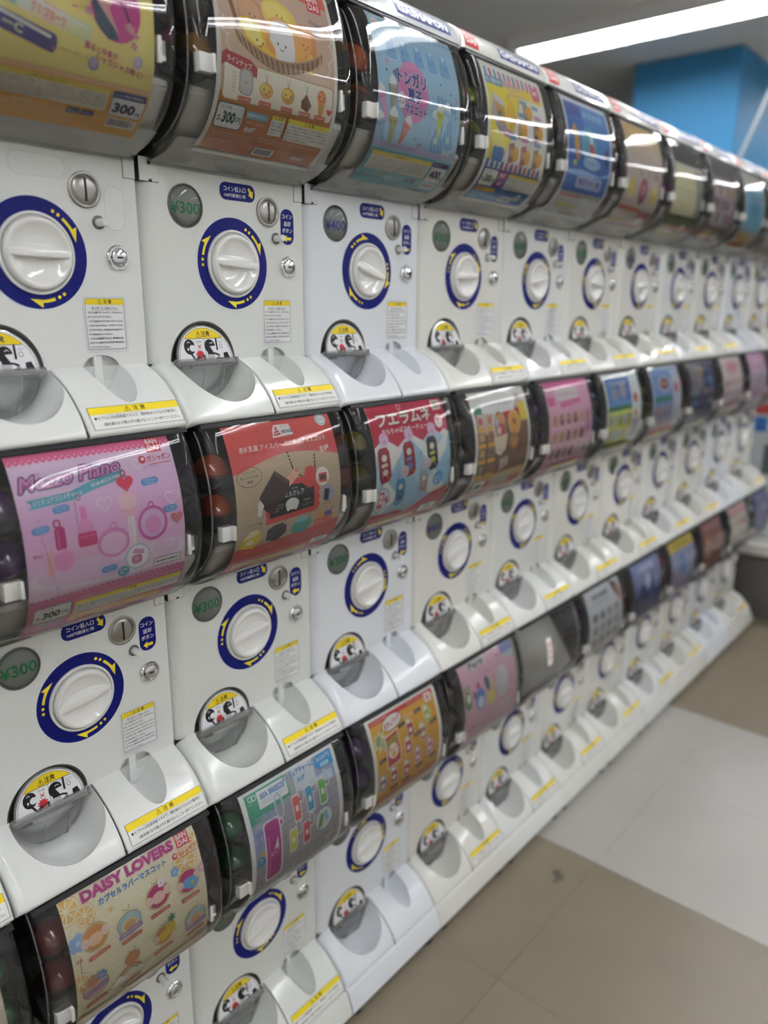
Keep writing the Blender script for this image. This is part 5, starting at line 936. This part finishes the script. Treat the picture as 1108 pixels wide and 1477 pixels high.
def build_tray_label():
    c = Cv(112, 27); c.rr(0, 0, 112, 27, .6, hx('3a3a3c')); c.rr(.5, .5, 111.5, 26.5, .5, hx('e2e2e0')); c.rect(.5, .5, 111.5, 9.4, hx('e8cf20')); c.text('⚠ 注 意', 56, 5, 6.4, BLK, bold=.015, w=26)
    c.text('●カプセルは包装容器ですので、開封後は小さなお子様(特に', 4, 14, 4.2, BLK, align='l', bold=.012, w=102); c.text('3歳未満のお子様)の手の届かないところへ捨ててください。', 12, 21.4, 4.2, BLK, align='l', bold=.012, w=96)
    c.fine(20, 10, 90, 11.4, 1, hx('555555'), 5)
    return c.mesh('tray_label', map_curve(TRAY, TRAY.L-33, 8, .5, 1.0), M['print'], step=2.5)
def build_arch():
    b = MB(); rows = []
    for k in range(33):
        a = radians(180-180*k/32); rows.append([(AX+r*cos(a), d, AZ+r*sin(a)) for r, d in ((50.2, -23), (50.2, -.5), (49, .4), (46.6, -1.5), (45, -6), (44.4, -14), (44.4, -23))])
    b.grid(rows); return b.mesh('outlet_arch', M['arch'], angle=60)
def build_outlet_back():
    b = MB(); b.prism(arcpts(AX, AZ-2, 46, 0, 180, 24), -24, -22); b.box(AX-45, AX+45, -24, -20, -170, -120); return b.mesh('outlet_recess', M['grey'])
def flap_d(z): return -3+(AZ+44-z)/44*9        # leans out towards its lip
def build_flap():
    b = MB(); pts = arcpts(AX, AZ+1, 43.5, 0, 180, 26)
    b.face([b.vert(x, flap_d(z), z) for x, z in pts]); b.face([b.vert(x, flap_d(z)-2, z) for x, z in pts]); return b.mesh('flap', M['flap'])
def build_lip():
    b = MB(); b.box(AX-47, AX+47, 3, 11, AZ-5, AZ+4); b.box(AX-43, AX+43, 10, 13, AZ-2.6, AZ+.2); b.box(AX-40, AX-26, 5, 12, AZ-8, AZ-5); b.box(AX+24, AX+38, 5, 12, AZ-8, AZ-5); return b.mesh('flap_lip', M['flap'], bevel=1)
def build_guard():
    b = MB(); rows = []
    for i in range(11):
        ph = radians(90*i/10)
        rows.append([(AX+44*cos(radians(180+180*k/20))*cos(ph)**.9, -2+26*sin(ph), AZ-2+46*sin(radians(180+180*k/20))*cos(ph)) for k in range(21)])
    b.grid(rows); return b.mesh('chute_guard', M['smoke'], angle=80)
def build_guard_rib(xr):
    b = MB()
    for x in (xr,):
        pts = []
        for k in range(9):
            t = k/8; r = sqrt(max(0, 1-(x/44)**2)); a = radians(4+80*t); pts.append((AX+x, -1+27*r*cos(a)*.98, AZ-3-45*r*sin(a)*.96))
        b.grid([[(px-.7, d, z) for px, d, z in pts], [(px-.7, d+1.2, z-.6) for px, d, z in pts], [(px+.7, d+1.2, z-.6) for px, d, z in pts], [(px+.7, d, z) for px, d, z in pts]])
    return b.mesh('guard_rib', M['flap'])
def build_flap_label():
    c = Cv(84, 44); cx, cy = 42, 42.6
    half = lambda r: [(cx+r*cos(radians(a)), cy-r*sin(radians(a))) for a in range(0, 181, 6)]
    c.poly(half(41.6), WHITE); c.poly(half(40.2), BLK); c.poly(half(39.7), hx('e6e8ec'))
    yb = cy-27; xb = sqrt(39.7**2-27**2)
    c.poly([(cx+39.7*cos(radians(a)), cy-39.7*sin(radians(a))) for a in [43+94*k/16 for k in range(17)]], hx('e3c81e')); c.rect(cx-28, yb-.3, cx+28, yb+.3, BLK); c.text('⚠注意', cx, cy-32.2, 7.6, BLK, bold=.02, w=21)
    c.line([(cx+.5, yb), (cx+.5, cy)], .8, hx('9a9ca0')); c.rect(cx+17.6, yb, cx+20.2, cy-12, BLK)
    # two black head pictograms, mouth open
    c.poly([(cx-23, cy-17)]+[(cx-23+8.4*cos(radians(a)), cy-17-9.4*sin(radians(a))) for a in range(20, 330, 12)]+[(cx-15.6, cy-21)], BLK); c.ell(cx-19, cy-15.4, 4.2, 4, hx('e6e8ec')); c.ell(cx-25.6, cy-14.4, 1, 1.8, hx('e6e8ec')); c.ring(cx-24, cy-21, 2, 2, .7, hx('e6e8ec'), a0=200, a1=340)
    c.poly([(cx+8, cy-17)]+[(cx+8+8.4*cos(radians(a)), cy-17-8.8*sin(radians(a))) for a in range(4, 310, 12)]+[(cx+12, cy-10)], BLK); c.ring(cx+10.6, cy-19.6, 2.2, 2, .7, hx('e6e8ec'), a0=190, a1=340)
    c.text('だめ', cx-8, cy-23, 3.4, BLK, w=8); c.line([(cx-10.6, cy-19.4), (cx-5.4, cy-14.6)], 1, hx('b8242c')); c.line([(cx-5.4, cy-19.4), (cx-10.6, cy-14.6)], 1, hx('b8242c'))
    c.star(cx-8.6, cy-6.6, 7.4, 4.8, 12, hx('c22c34')); c.line([(cx-22, cy-8.6), (cx-17, cy-1), (cx-10, cy-5)], 2.6, BLK); c.poly([(cx-18, cy), (cx-4, cy-7), (cx-1, cy-7), (cx-1, cy)], hx('3c3e42')); c.poly([(cx-13, cy-.6), (cx-4, cy-5), (cx-4, cy-.6)], hx('d06a70'))
    c.line([(cx+3, cy-8.4), (cx+15, cy-8), (cx+21, cy-5.6)], 2.4, BLK); c.ell(cx+19.6, cy-3.4, 2.4, 1.7, hx('8c8e92')); c.rect(cx+14, cy-2.4, cx+37, cy-.6, BLK); c.poly([(cx+27.6, cy-8.4), (cx+34, cy-9.4), (cx+37.6, cy-.6), (cx+27.6, cy-.6)], BLK); c.text('よい', cx+25.6, cy-22.6, 3, BLK, w=6); c.ring(cx+24.8, cy-17, 2.2, 2.5, .6, hx('8a4a50')); c.rect(cx+2, cy-7, cx+13, cy, hx('b8babd'))
    return c.mesh('flap_label', lambda x, y, l: Vector(((AX-42+x)/1000, -(flap_d(AZ+43.6-y)+.5+l)/1000, (AZ+43.6-y)/1000)), M['print'])
def build_coin_recess():
    b = MB(); b.box(38, 88, -24, -7, -165, -104); return b.mesh('coin_recess', M['body_neutral'])
def build_fin():
    b = MB(); b.box(54, 64, -8, .6, -148, -107.8); return b.mesh('coin_fin', M['body_neutral'], bevel=1)
def build_hinges():
    p = {}
    b = MB(); b.box(108.6, 123.2, -3, .9, 86, 111.6); p['hinge_cover'] = b.mesh('hinge_cover', M['body_neutral'], bevel=.4)
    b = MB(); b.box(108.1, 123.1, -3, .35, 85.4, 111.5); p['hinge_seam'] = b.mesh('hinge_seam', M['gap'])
    b = MB(); b.box(-131, -106, -18, 1.0, 86, 111.6); p['hinge_tab'] = b.mesh('hinge_tab', M['body_neutral'], bevel=.6)
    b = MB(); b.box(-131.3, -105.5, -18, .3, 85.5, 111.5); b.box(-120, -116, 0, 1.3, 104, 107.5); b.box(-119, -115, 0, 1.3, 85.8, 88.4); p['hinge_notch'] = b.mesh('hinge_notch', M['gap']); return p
def build_seam():
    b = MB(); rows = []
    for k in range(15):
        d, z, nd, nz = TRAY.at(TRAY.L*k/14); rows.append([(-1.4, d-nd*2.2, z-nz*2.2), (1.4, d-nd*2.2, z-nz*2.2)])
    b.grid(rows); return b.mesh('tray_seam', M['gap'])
def build_foot():
    b = MB(); b.lathe([(0, -250), (15, -250), (15, -243), (7, -240), (7, -228), (0, -228)], 0, 0, 20, 'z'); return b.mesh('foot', M['dark'])
TINTED = {}
def tinted(me, tint):
    k = (me.name, tint)
    if tint == 'neutral': return me
    if k not in TINTED:
        m2 = me.copy(); m2.materials.clear(); m2.materials.append(M['body_'+tint]); TINTED[k] = m2
    return TINTED[k]
P_ = dict(front_panel=build_panel(), hopper=build_hopper(), funnel=build_funnel(), funnel_tall=build_funnel_tall(), window_cover=build_cover(), rim_l=build_rim(-1), rim_r=build_rim(1), top_rail=build_toprail(), window_sill=build_sill(),
          clip_l=build_clip(-1), clip_r=build_clip(1),
          capsule_tray=build_tray(-133, -1, (-53, 20), (52.5, 61), (-54, 12), 46, 9, 1.2, 'capsule_tray', 3.0), coin_tray=build_tray(1, 124, (63, 8), (23.5, 59), (63, 10), 34, 1.2, 5, 'coin_tray', 3.0),
          base_skirt=build_base(), top_cap=build_cap(), cap_logo=build_cap_logo(), cap_text=build_cap_text(), dial_sticker=build_ring(), dial_seat=build_dial_base(), dial_knob=build_knob(), grip=build_grip(),
          caution=build_caution(), coin_label=build_coin_label(), return_label=build_return_label(), engraved1=build_engraved_outline(60, 22, -20, 98, 'engraved_outline'), engraved2=build_engraved_outline(24, 46, 83, 75, 'engraved_outline'),
          tray_label=build_tray_label(), arch=build_arch(), recess=build_outlet_back(), flap=build_flap(), lip=build_lip(), guard=build_guard(), rib1=build_guard_rib(-18), rib2=build_guard_rib(12), flap_label=build_flap_label(), coin_recess=build_coin_recess(), fin=build_fin(), seam=build_seam(), foot=build_foot())
BODY = {0: build_body(0), 1: build_body(1), 2: build_body(2)}
PRICE = build_price(); COIN = build_coin(); RET = build_return(); LOCK = build_lock(); HINGE = build_hinges()
DIG = {'¥300': digits_mesh('¥300', M['digit_green']), '¥400': digits_mesh('¥400', M['digit_purple'])}
COLX = {c: c*PITCH_X for c in range(-1, 11)}
for c_, o_ in {3: -.0012, 4: -.004, 5: -.006, 6: -.006, 7: -.004, 8: -.002, 9: .003, 10: .006}.items(): COLX[c_] += o_
COL_TINT = {-1: 'warm', 0: 'neutral', 1: 'warm', 2: 'cool', 3: 'cream', 4: 'neutral', 5: 'cream', 6: 'cream', 7: 'neutral', 8: 'cream', 9: 'cool', 10: 'cream'}
TINT_WORD = {'neutral': 'white', 'warm': 'warm white', 'cool': 'bluish white', 'cream': 'cream'}
PURPLE = {(2, 0), (3, 1), (6, 0), (7, 2)}
RING_ROT = {2: -48, 3: -12, 5: 20, 7: -30, 9: 14}
KNOB_ROT = {(0, 0): -1, (1, 0): -4, (2, 0): -17, (3, 0): 2, (0, 1): 6, (1, 1): 8, (2, 1): 6, (3, 1): 10, (1, 2): 16, (2, 2): 4}
def make_machine(col, tier):
    t = COL_TINT[col]; zd = FLOOR_TO_DIAL-tier*PITCH_Z; zb = 0.184 if tier < 2 else 0.250
    root = empty('capsule_machine', (COLX[col], 0, zd-zb))
    if (col, tier) in POSTERS: w = 'with the '+POSTERS[(col, tier)][2]
    else: w = 'with an empty window and a small notice slip'
    tag(root, '%s capsule vending machine %s' % (TINT_WORD[t], w), 'capsule machine', 'capsule machines stacked in three tiers')
    def part(name, me, parent=None, tint=False, label=None, rot=None):
        o = link(name, tinted(me, t) if tint else me, parent or root, None if parent else (0, 0, zb))
        if rot is not None: o.rotation_euler = (0, rot, 0)
        if label: o['label'] = label
        return o
    body = part('body', BODY[tier], tint=True); pan = part('front_panel', P_['front_panel'], tint=True)
    hp = part('hopper', P_['hopper'], label='black capsule hopper'); part('funnel', P_['funnel' if (col, tier) in POSTERS else 'funnel_tall'], hp)
    cv = part('window_cover', P_['window_cover'], label='clear curved window cover'); part('cover_rim', P_['rim_l'], cv); part('cover_rim', P_['rim_r'], cv); part('top_rail', P_['top_rail']); part('window_sill', P_['window_sill'])
    if (col, tier) in POSTERS: part('poster_clip', P_['clip_l'], cv); part('poster_clip', P_['clip_r'], cv)
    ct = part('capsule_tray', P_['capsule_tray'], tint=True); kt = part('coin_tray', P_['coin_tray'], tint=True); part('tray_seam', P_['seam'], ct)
    part('coin_recess', P_['coin_recess'], kt, True); part('coin_fin', P_['fin'], kt, True)
    if col not in (2, 9): part('tray_label', P_['tray_label'], kt, label='white label with yellow caution header')
    out = part('outlet_arch', P_['arch'], label='dark grey arch of the capsule outlet'); part('outlet_recess', P_['recess'], out); part('chute_guard', P_['guard'], out); part('guard_rib', P_['rib1'], out); part('guard_rib', P_['rib2'], out)
    fl = part('flap', P_['flap'], label='clear outlet flap'); part('flap_lip', P_['lip'], fl); part('flap_label', P_['flap_label'], fl, label='half-round caution picture sticker')
    rr = radians(-RING_ROT.get(col, 0)); kr = KNOB_ROT.get((col, tier), random.uniform(-12, 12))
    part('dial_sticker', P_['dial_sticker'], label='blue ring sticker with yellow arrows', rot=rr)
    ds = part('dial_seat', P_['dial_seat']); kn = part('dial_knob', P_['dial_knob'], label='white turning knob', rot=radians(-kr)); part('grip', P_['grip'], kn)
    pd = part('price_display', PRICE['backing'], label='round price window'); part('bezel', PRICE['bezel'], pd); part('lens', PRICE['lens'], pd); part('price_digits', DIG['¥400' if (col, tier) in PURPLE else '¥300'], pd)
    cs = part('coin_slot', COIN['coin_slot'], label='round metal coin slot'); part('slit', COIN['slit'], cs)
    rb = part('return_button', RET['return_button']); part('button_hole', RET['hole'], rb)
    kl = part('key_lock', LOCK['key_lock'], label='chrome key lock'); part('key_slot', LOCK['key_slot'], kl)
    if (col, tier) == (0, 0): part('engraved_outline', P_['engraved1'], pan); part('engraved_outline', P_['engraved2'], pan)
    else: part('coin_label', P_['coin_label'], pan, label='blue coin slot label'); part('return_label', P_['return_label'], pan, label='blue coin return label')
    part('caution_sticker', P_['caution'], pan, label='white sticker of small print with yellow header')
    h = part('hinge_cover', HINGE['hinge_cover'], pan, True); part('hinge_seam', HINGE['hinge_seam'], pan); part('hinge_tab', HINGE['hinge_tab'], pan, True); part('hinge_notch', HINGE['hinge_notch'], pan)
    if tier == 0:
        cp = part('top_cap', P_['top_cap'], tint=True); part('logo_sticker', P_['cap_logo'], cp, label='red square logo sticker'); part('name_sticker', P_['cap_text'], cp, label='blue and white name sticker')
    if tier == 2:
        bs = part('base_skirt', P_['base_skirt'], tint=True)
        for fx, fy in ((-.108, -.066), (.100, -.066), (-.108, .2), (.100, .2)):
            f = part('foot', P_['foot'], bs); f.location = (fx, fy, 0)
    return root, zd
# capsules: two half shells
def build_capsule():
    a, b = MB(), MB()
    a.lathe([(25*cos(q), 25*sin(q)) for q in [pi/2*k/6 for k in range(7)]]+[], 0, 0, 20, 'z')
    b.lathe([(24.4*cos(q), 24.4*sin(q)) for q in [-pi/2*k/6 for k in range(7)]], 0, 0, 20, 'z'); b.lathe([(24.4, 0), (25.3, .6), (25.3, 2.6), (24.8, 3)], 0, 0, 20, 'z')
    return a, b
CAPC = {'orange': '8c3a10', 'red': '5c1214', 'green': '0f4a26', 'lime': '606c18', 'pink': '8c1c54', 'purple': '38184a', 'amber': '704c16', 'blue': '182c54', 'brown': '341c12', 'yellow': '5c5214'}  # darkened hues, the hopper's shade is put into the capsule colours
CAPM = {}
_a, _b = build_capsule()
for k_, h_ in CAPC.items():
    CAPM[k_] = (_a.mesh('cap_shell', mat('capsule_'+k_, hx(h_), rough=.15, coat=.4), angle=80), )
CUP = _b.mesh('cup_shell', clear_mat('capsule_cup', tint=(.55, .55, .56), haze=.05), angle=80)
CAP_OF = {(0, 0): 'pink', (1, 0): 'amber', (2, 0): 'orange', (3, 0): 'lime', (0, 1): 'purple', (1, 1): 'orange', (2, 1): 'yellow', (3, 1): 'brown', (0, 2): 'red', (1, 2): 'green', (2, 2): 'purple', (3, 2): 'brown', (5, 1): 'blue', (4, 1): 'purple'}
PST = {}
for tier in (2, 1, 0):
    for col in range(-1, 11):
        root, zd = make_machine(col, tier); x = COLX[col]
        if (col, tier) in POSTERS:
            fn, words, mw = POSTERS[(col, tier)]
            po = link('poster_card', poster_mesh(fn), None, (x, 0, zd)); tag(po, words+' behind clear window', 'poster', 'poster cards in the machine windows')
            ck = CAP_OF.get((col, tier)) or random.choice(list(CAPC))
            for cx, cd, cz in ((-94, 60, 207.9), (94, 60, 207.9), (-92, 52, 257.6), (92, 52, 257.6)):
                r = empty('capsule', (x+cx/1000, -cd/1000, zd+(cz-25)/1000)); r.rotation_euler = (0, 0, random.uniform(0, 6))
                tag(r, '%s toy capsule inside the machine with the %s' % (ck, mw), 'capsule', 'toy capsules behind the windows')
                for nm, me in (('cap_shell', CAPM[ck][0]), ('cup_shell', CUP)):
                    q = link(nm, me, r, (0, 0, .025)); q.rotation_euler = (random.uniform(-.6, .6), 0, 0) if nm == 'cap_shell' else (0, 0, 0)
                    if nm == 'cup_shell': q.rotation_euler = r.children[0].rotation_euler
        else:
            c = Cv(16, 50); c.rr(0, 0, 16, 50, .6, hx('dcdcd8'))
            for i, s in enumerate('売切中'): c.text(s, 8, 13+i*11.5, 10, hx('b0343c'), bold=.02)
            c.text('ありがとう', 8, 46, 2.2, BLK, w=12)
            nt = link('notice_slip', c.mesh('notice_slip', map_curve(COVER, A0+44, -42, 1.0, 1.25), M['paper'], step=2.5), None, (x, 0, zd))
            tag(nt, 'narrow white notice slip with red characters on the empty window', 'notice')
# ------------------------------------------------------------------ the shop around the machines
def slab(name, x0, x1, y0, y1, z0, z1, m, bevel=0, parent=None):
    me = bpy.data.meshes.new(name); bm = bmesh.new(); bmesh.ops.create_cube(bm, size=1)
    cx, cy = ((x0+x1)/2, (y0+y1)/2)
    for v in bm.verts: v.co = Vector((v.co.x*(x1-x0), v.co.y*(y1-y0), (v.co.z+.5)*(z1-z0)))
    if bevel: bmesh.ops.bevel(bm, geom=bm.edges[:], offset=bevel, segments=2, affect='EDGES')
    bm.to_mesh(me); bm.free(); me.materials.append(m)
    o = link(name, me, parent, (cx, cy, z0)); return o
M['tile_beige'] = mat('vinyl_tile_beige', (0.225, 0.192, 0.138), rough=.32, noise=.10, nscale=7, bump=.03)
M['tile_grey'] = mat('vinyl_tile_grey', (0.40, 0.388, 0.36), rough=.32, noise=.09, nscale=5, bump=.03)
M['floor_base'] = mat('floor_grout', (0.14, 0.122, 0.095), rough=.7)
M['ceiling'] = mat('ceiling_board', (0.84, 0.83, 0.78), rough=.9, noise=.04, nscale=3)
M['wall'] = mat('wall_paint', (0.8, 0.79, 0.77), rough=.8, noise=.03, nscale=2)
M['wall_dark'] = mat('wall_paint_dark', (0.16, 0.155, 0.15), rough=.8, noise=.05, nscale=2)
M['blue_col'] = mat('blue_paint', (0.045, 0.26, 0.52), rough=.6, noise=.03, nscale=3)
M['fixture'] = mat('fixture_white', (0.85, 0.85, 0.85), rough=.5)
M['lamp'] = mat('lamp_diffuser', (0.9, 0.9, 0.9), rough=.5, emit=((0.97, 0.98, 1.0), LAMP_STRENGTH))
STAIN = (0.953, -.184)
X0, X1, Y0, Y1 = -3.4, 8.5, -3.2, 4.5
fl = slab('floor', X0, X1, Y0, Y1, -.05, -.0015, M['floor_base']); tag(fl, kind='structure')
T = .415; tx0 = 1.05-7*T
tile_me = {}
for k, m in (('b', M['tile_beige']), ('g', M['tile_grey'])):
    o = slab('tile_proto', -T/2+.0004, T/2-.0004, -T/2+.0004, T/2-.0004, 0, .0015, m); tile_me[k] = o.data; bpy.data.objects.remove(o)
for i in range(20):
    for j in range(-5, 2):
        x, y = tx0+(i+.5)*T, -.23+(j+.5)*T
        o = link('floor_tile', tile_me['g' if 7 <= i < 9 or i in (13, 14) else 'b'], fl); o.location = (x-(X0+X1)/2, y-(Y0+Y1)/2, .0485)
        o.rotation_euler = (0, 0, (i*7+j*3) % 4*pi/2)
st = bpy.data.meshes.new('floor_stain'); sb = bmesh.new(); rs = random.Random(4)
sv = [sb.verts.new((.021*q*cos(2*pi*k/18), .015*q*sin(2*pi*k/18), 0)) for k in range(18) for q in [rs.choice((.35, .6, 1.0, 1.3))]]; sb.faces.new(sv); bmesh.ops.triangulate(sb, faces=sb.faces); sb.to_mesh(st); sb.free()
st.materials.append(mat('stain_dark', (0.145, 0.122, 0.09), rough=.5)); so = link('floor_stain', st, fl); so.location = (STAIN[0]-(X0+X1)/2, STAIN[1]-(Y0+Y1)/2, .0503)
tag(slab('ceiling', X0, X1, Y0, Y1, CEIL, CEIL+.05, M['ceiling']), kind='structure')
tag(slab('wall_back', X0, X1, Y1, Y1+.1, 0, CEIL, M['wall']), kind='structure'); tag(slab('bounce_wall_front', X0, X1, Y0-.1, Y0, 0, CEIL, M['wall']), kind='structure')  # front wall is unseen, set close and white to bounce light onto the posters
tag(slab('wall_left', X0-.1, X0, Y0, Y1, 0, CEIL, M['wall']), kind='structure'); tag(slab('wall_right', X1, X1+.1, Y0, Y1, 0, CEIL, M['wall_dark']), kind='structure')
tag(slab('blue_pillar', 3.97, 4.75, .595, 1.15, 0, CEIL, M['blue_col'], .004), 'square bright blue pillar rising to the ceiling', 'pillar')
# fluorescent troughs in lines across the row
fx_me = {}
def fixture_meshes():
    L, w, h = 1.24, .22, .05
    bm = bmesh.new()
    def bx(x0, x1, y0, y1, z0, z1):
        r = bmesh.ops.create_cube(bm, size=1)
        for v in r['verts']: v.co = Vector(((v.co.x+.5)*(x1-x0)+x0, (v.co.y+.5)*(y1-y0)+y0, (v.co.z+.5)*(z1-z0)+z0))
    bx(-w/2-.012, w/2+.012, -L/2, L/2, -.012, 0); bx(-w/2-.012, -w/2, -L/2, L/2, -h-.012, -.012); bx(w/2, w/2+.012, -L/2, L/2, -h-.012, -.012); bx(-w/2, w/2, -L/2, -L/2+.02, -h, -.012); bx(-w/2, w/2, L/2-.02, L/2, -h, -.012)
    a = bpy.data.meshes.new('fixture_housing'); bm.to_mesh(a); bm.free(); a.materials.append(M['fixture'])
    bm = bmesh.new(); bmesh.ops.create_cone(bm, cap_ends=True, segments=14, radius1=.0155, radius2=.0155, depth=L-.06)
    bmesh.ops.rotate(bm, verts=bm.verts, cent=(0, 0, 0), matrix=Matrix.Rotation(pi/2, 3, 'X'))
    b = bpy.data.meshes.new('lamp_tube'); bm.to_mesh(b); bm.free(); b.materials.append(M['lamp'])
    return a, b
fa, fb = fixture_meshes()
for i, x in enumerate(FIXTURE_X):
    for j in range(4):
        y = 1.45-.62-j*1.24
        r = empty('ceiling_light', (x, y, CEIL)); link('housing', fa, r)
        for tx in (-.055, .055): link('lamp_tube', fb, r, (tx, 0, -.034))
        tag(r, 'long white fluorescent ceiling light beside the blue pillar' if (i, j) == (3, 0) else 'long white fluorescent ceiling light running across the machine row', 'ceiling light', 'fluorescent ceiling lights')
# low dark plinth with pale top past the end of the row, a carton standing on it
def plinth():
    r = empty('display_plinth', (3.30, -.15, 0)); m = mat('plinth_dark', (0.10, 0.092, 0.082), rough=.5, noise=.06)
    slab('body', -.48, .5, -1.0, .5, 0, .27, m, .004, r); slab('top_board', -.5, .52, -1.02, .52, .27, .31, mat('plinth_top', (.62, .60, .56), rough=.4), .004, r)
    slab('kick_board', -.465, .48, -.98, .48, .0, .04, mat('plinth_kick', (.03, .03, .03), rough=.6), 0, r)
    return r
tag(plinth(), 'low dark grey display plinth with a pale top board', 'plinth')
def carton():
    r = empty('display_carton', (3.12, .06, .31)); slab('box', -.16, .16, -.3, .22, 0, .56, mat('carton_pale', (.55, .60, .62), rough=.5), .003, r)
    slab('header', -.164, .16, -.304, .224, .50, .57, mat('carton_red', hx('b8443c'), rough=.5), .002, r)
    bl = mat('carton_blue', hx('3c74c0'), rough=.5); dk = mat('carton_dark', hx('5a6468'), rough=.5)
    for y0, y1, z0, z1, m in ((-.05, .03, .43, .49, bl), (.02, .12, .14, .2, bl), (-.2, -.1, .1, .2, bl), (-.16, -.05, .26, .38, dk), (.08, .16, .3, .42, dk)): slab('print_block', -.166, -.16, y0, y1, z0, z1, m, 0, r)
    return r
tag(carton(), 'pale carton with blue blocks and red header on the plinth', 'carton')
def rod():
    me = bpy.data.meshes.new('hanging_rod'); bm = bmesh.new(); bmesh.ops.create_cone(bm, cap_ends=True, segments=12, radius1=.008, radius2=.008, depth=1.0); bm.to_mesh(me); bm.free(); me.materials.append(mat('rod_white', (.42, .46, .48), rough=.4))
    o = link('hanging_rod', me); a, b = Vector((3.60, .55, CEIL-.88)), Vector((3.60, .225, CEIL)); d = b-a
    o.location = (a+b)/2; o.scale = (1, 1, d.length); o.rotation_mode = 'QUATERNION'; o.rotation_quaternion = d.to_track_quat('Z', 'Y'); return o
tag(rod(), 'thin white rod slanting down from the ceiling beside the blue pillar', 'rod')
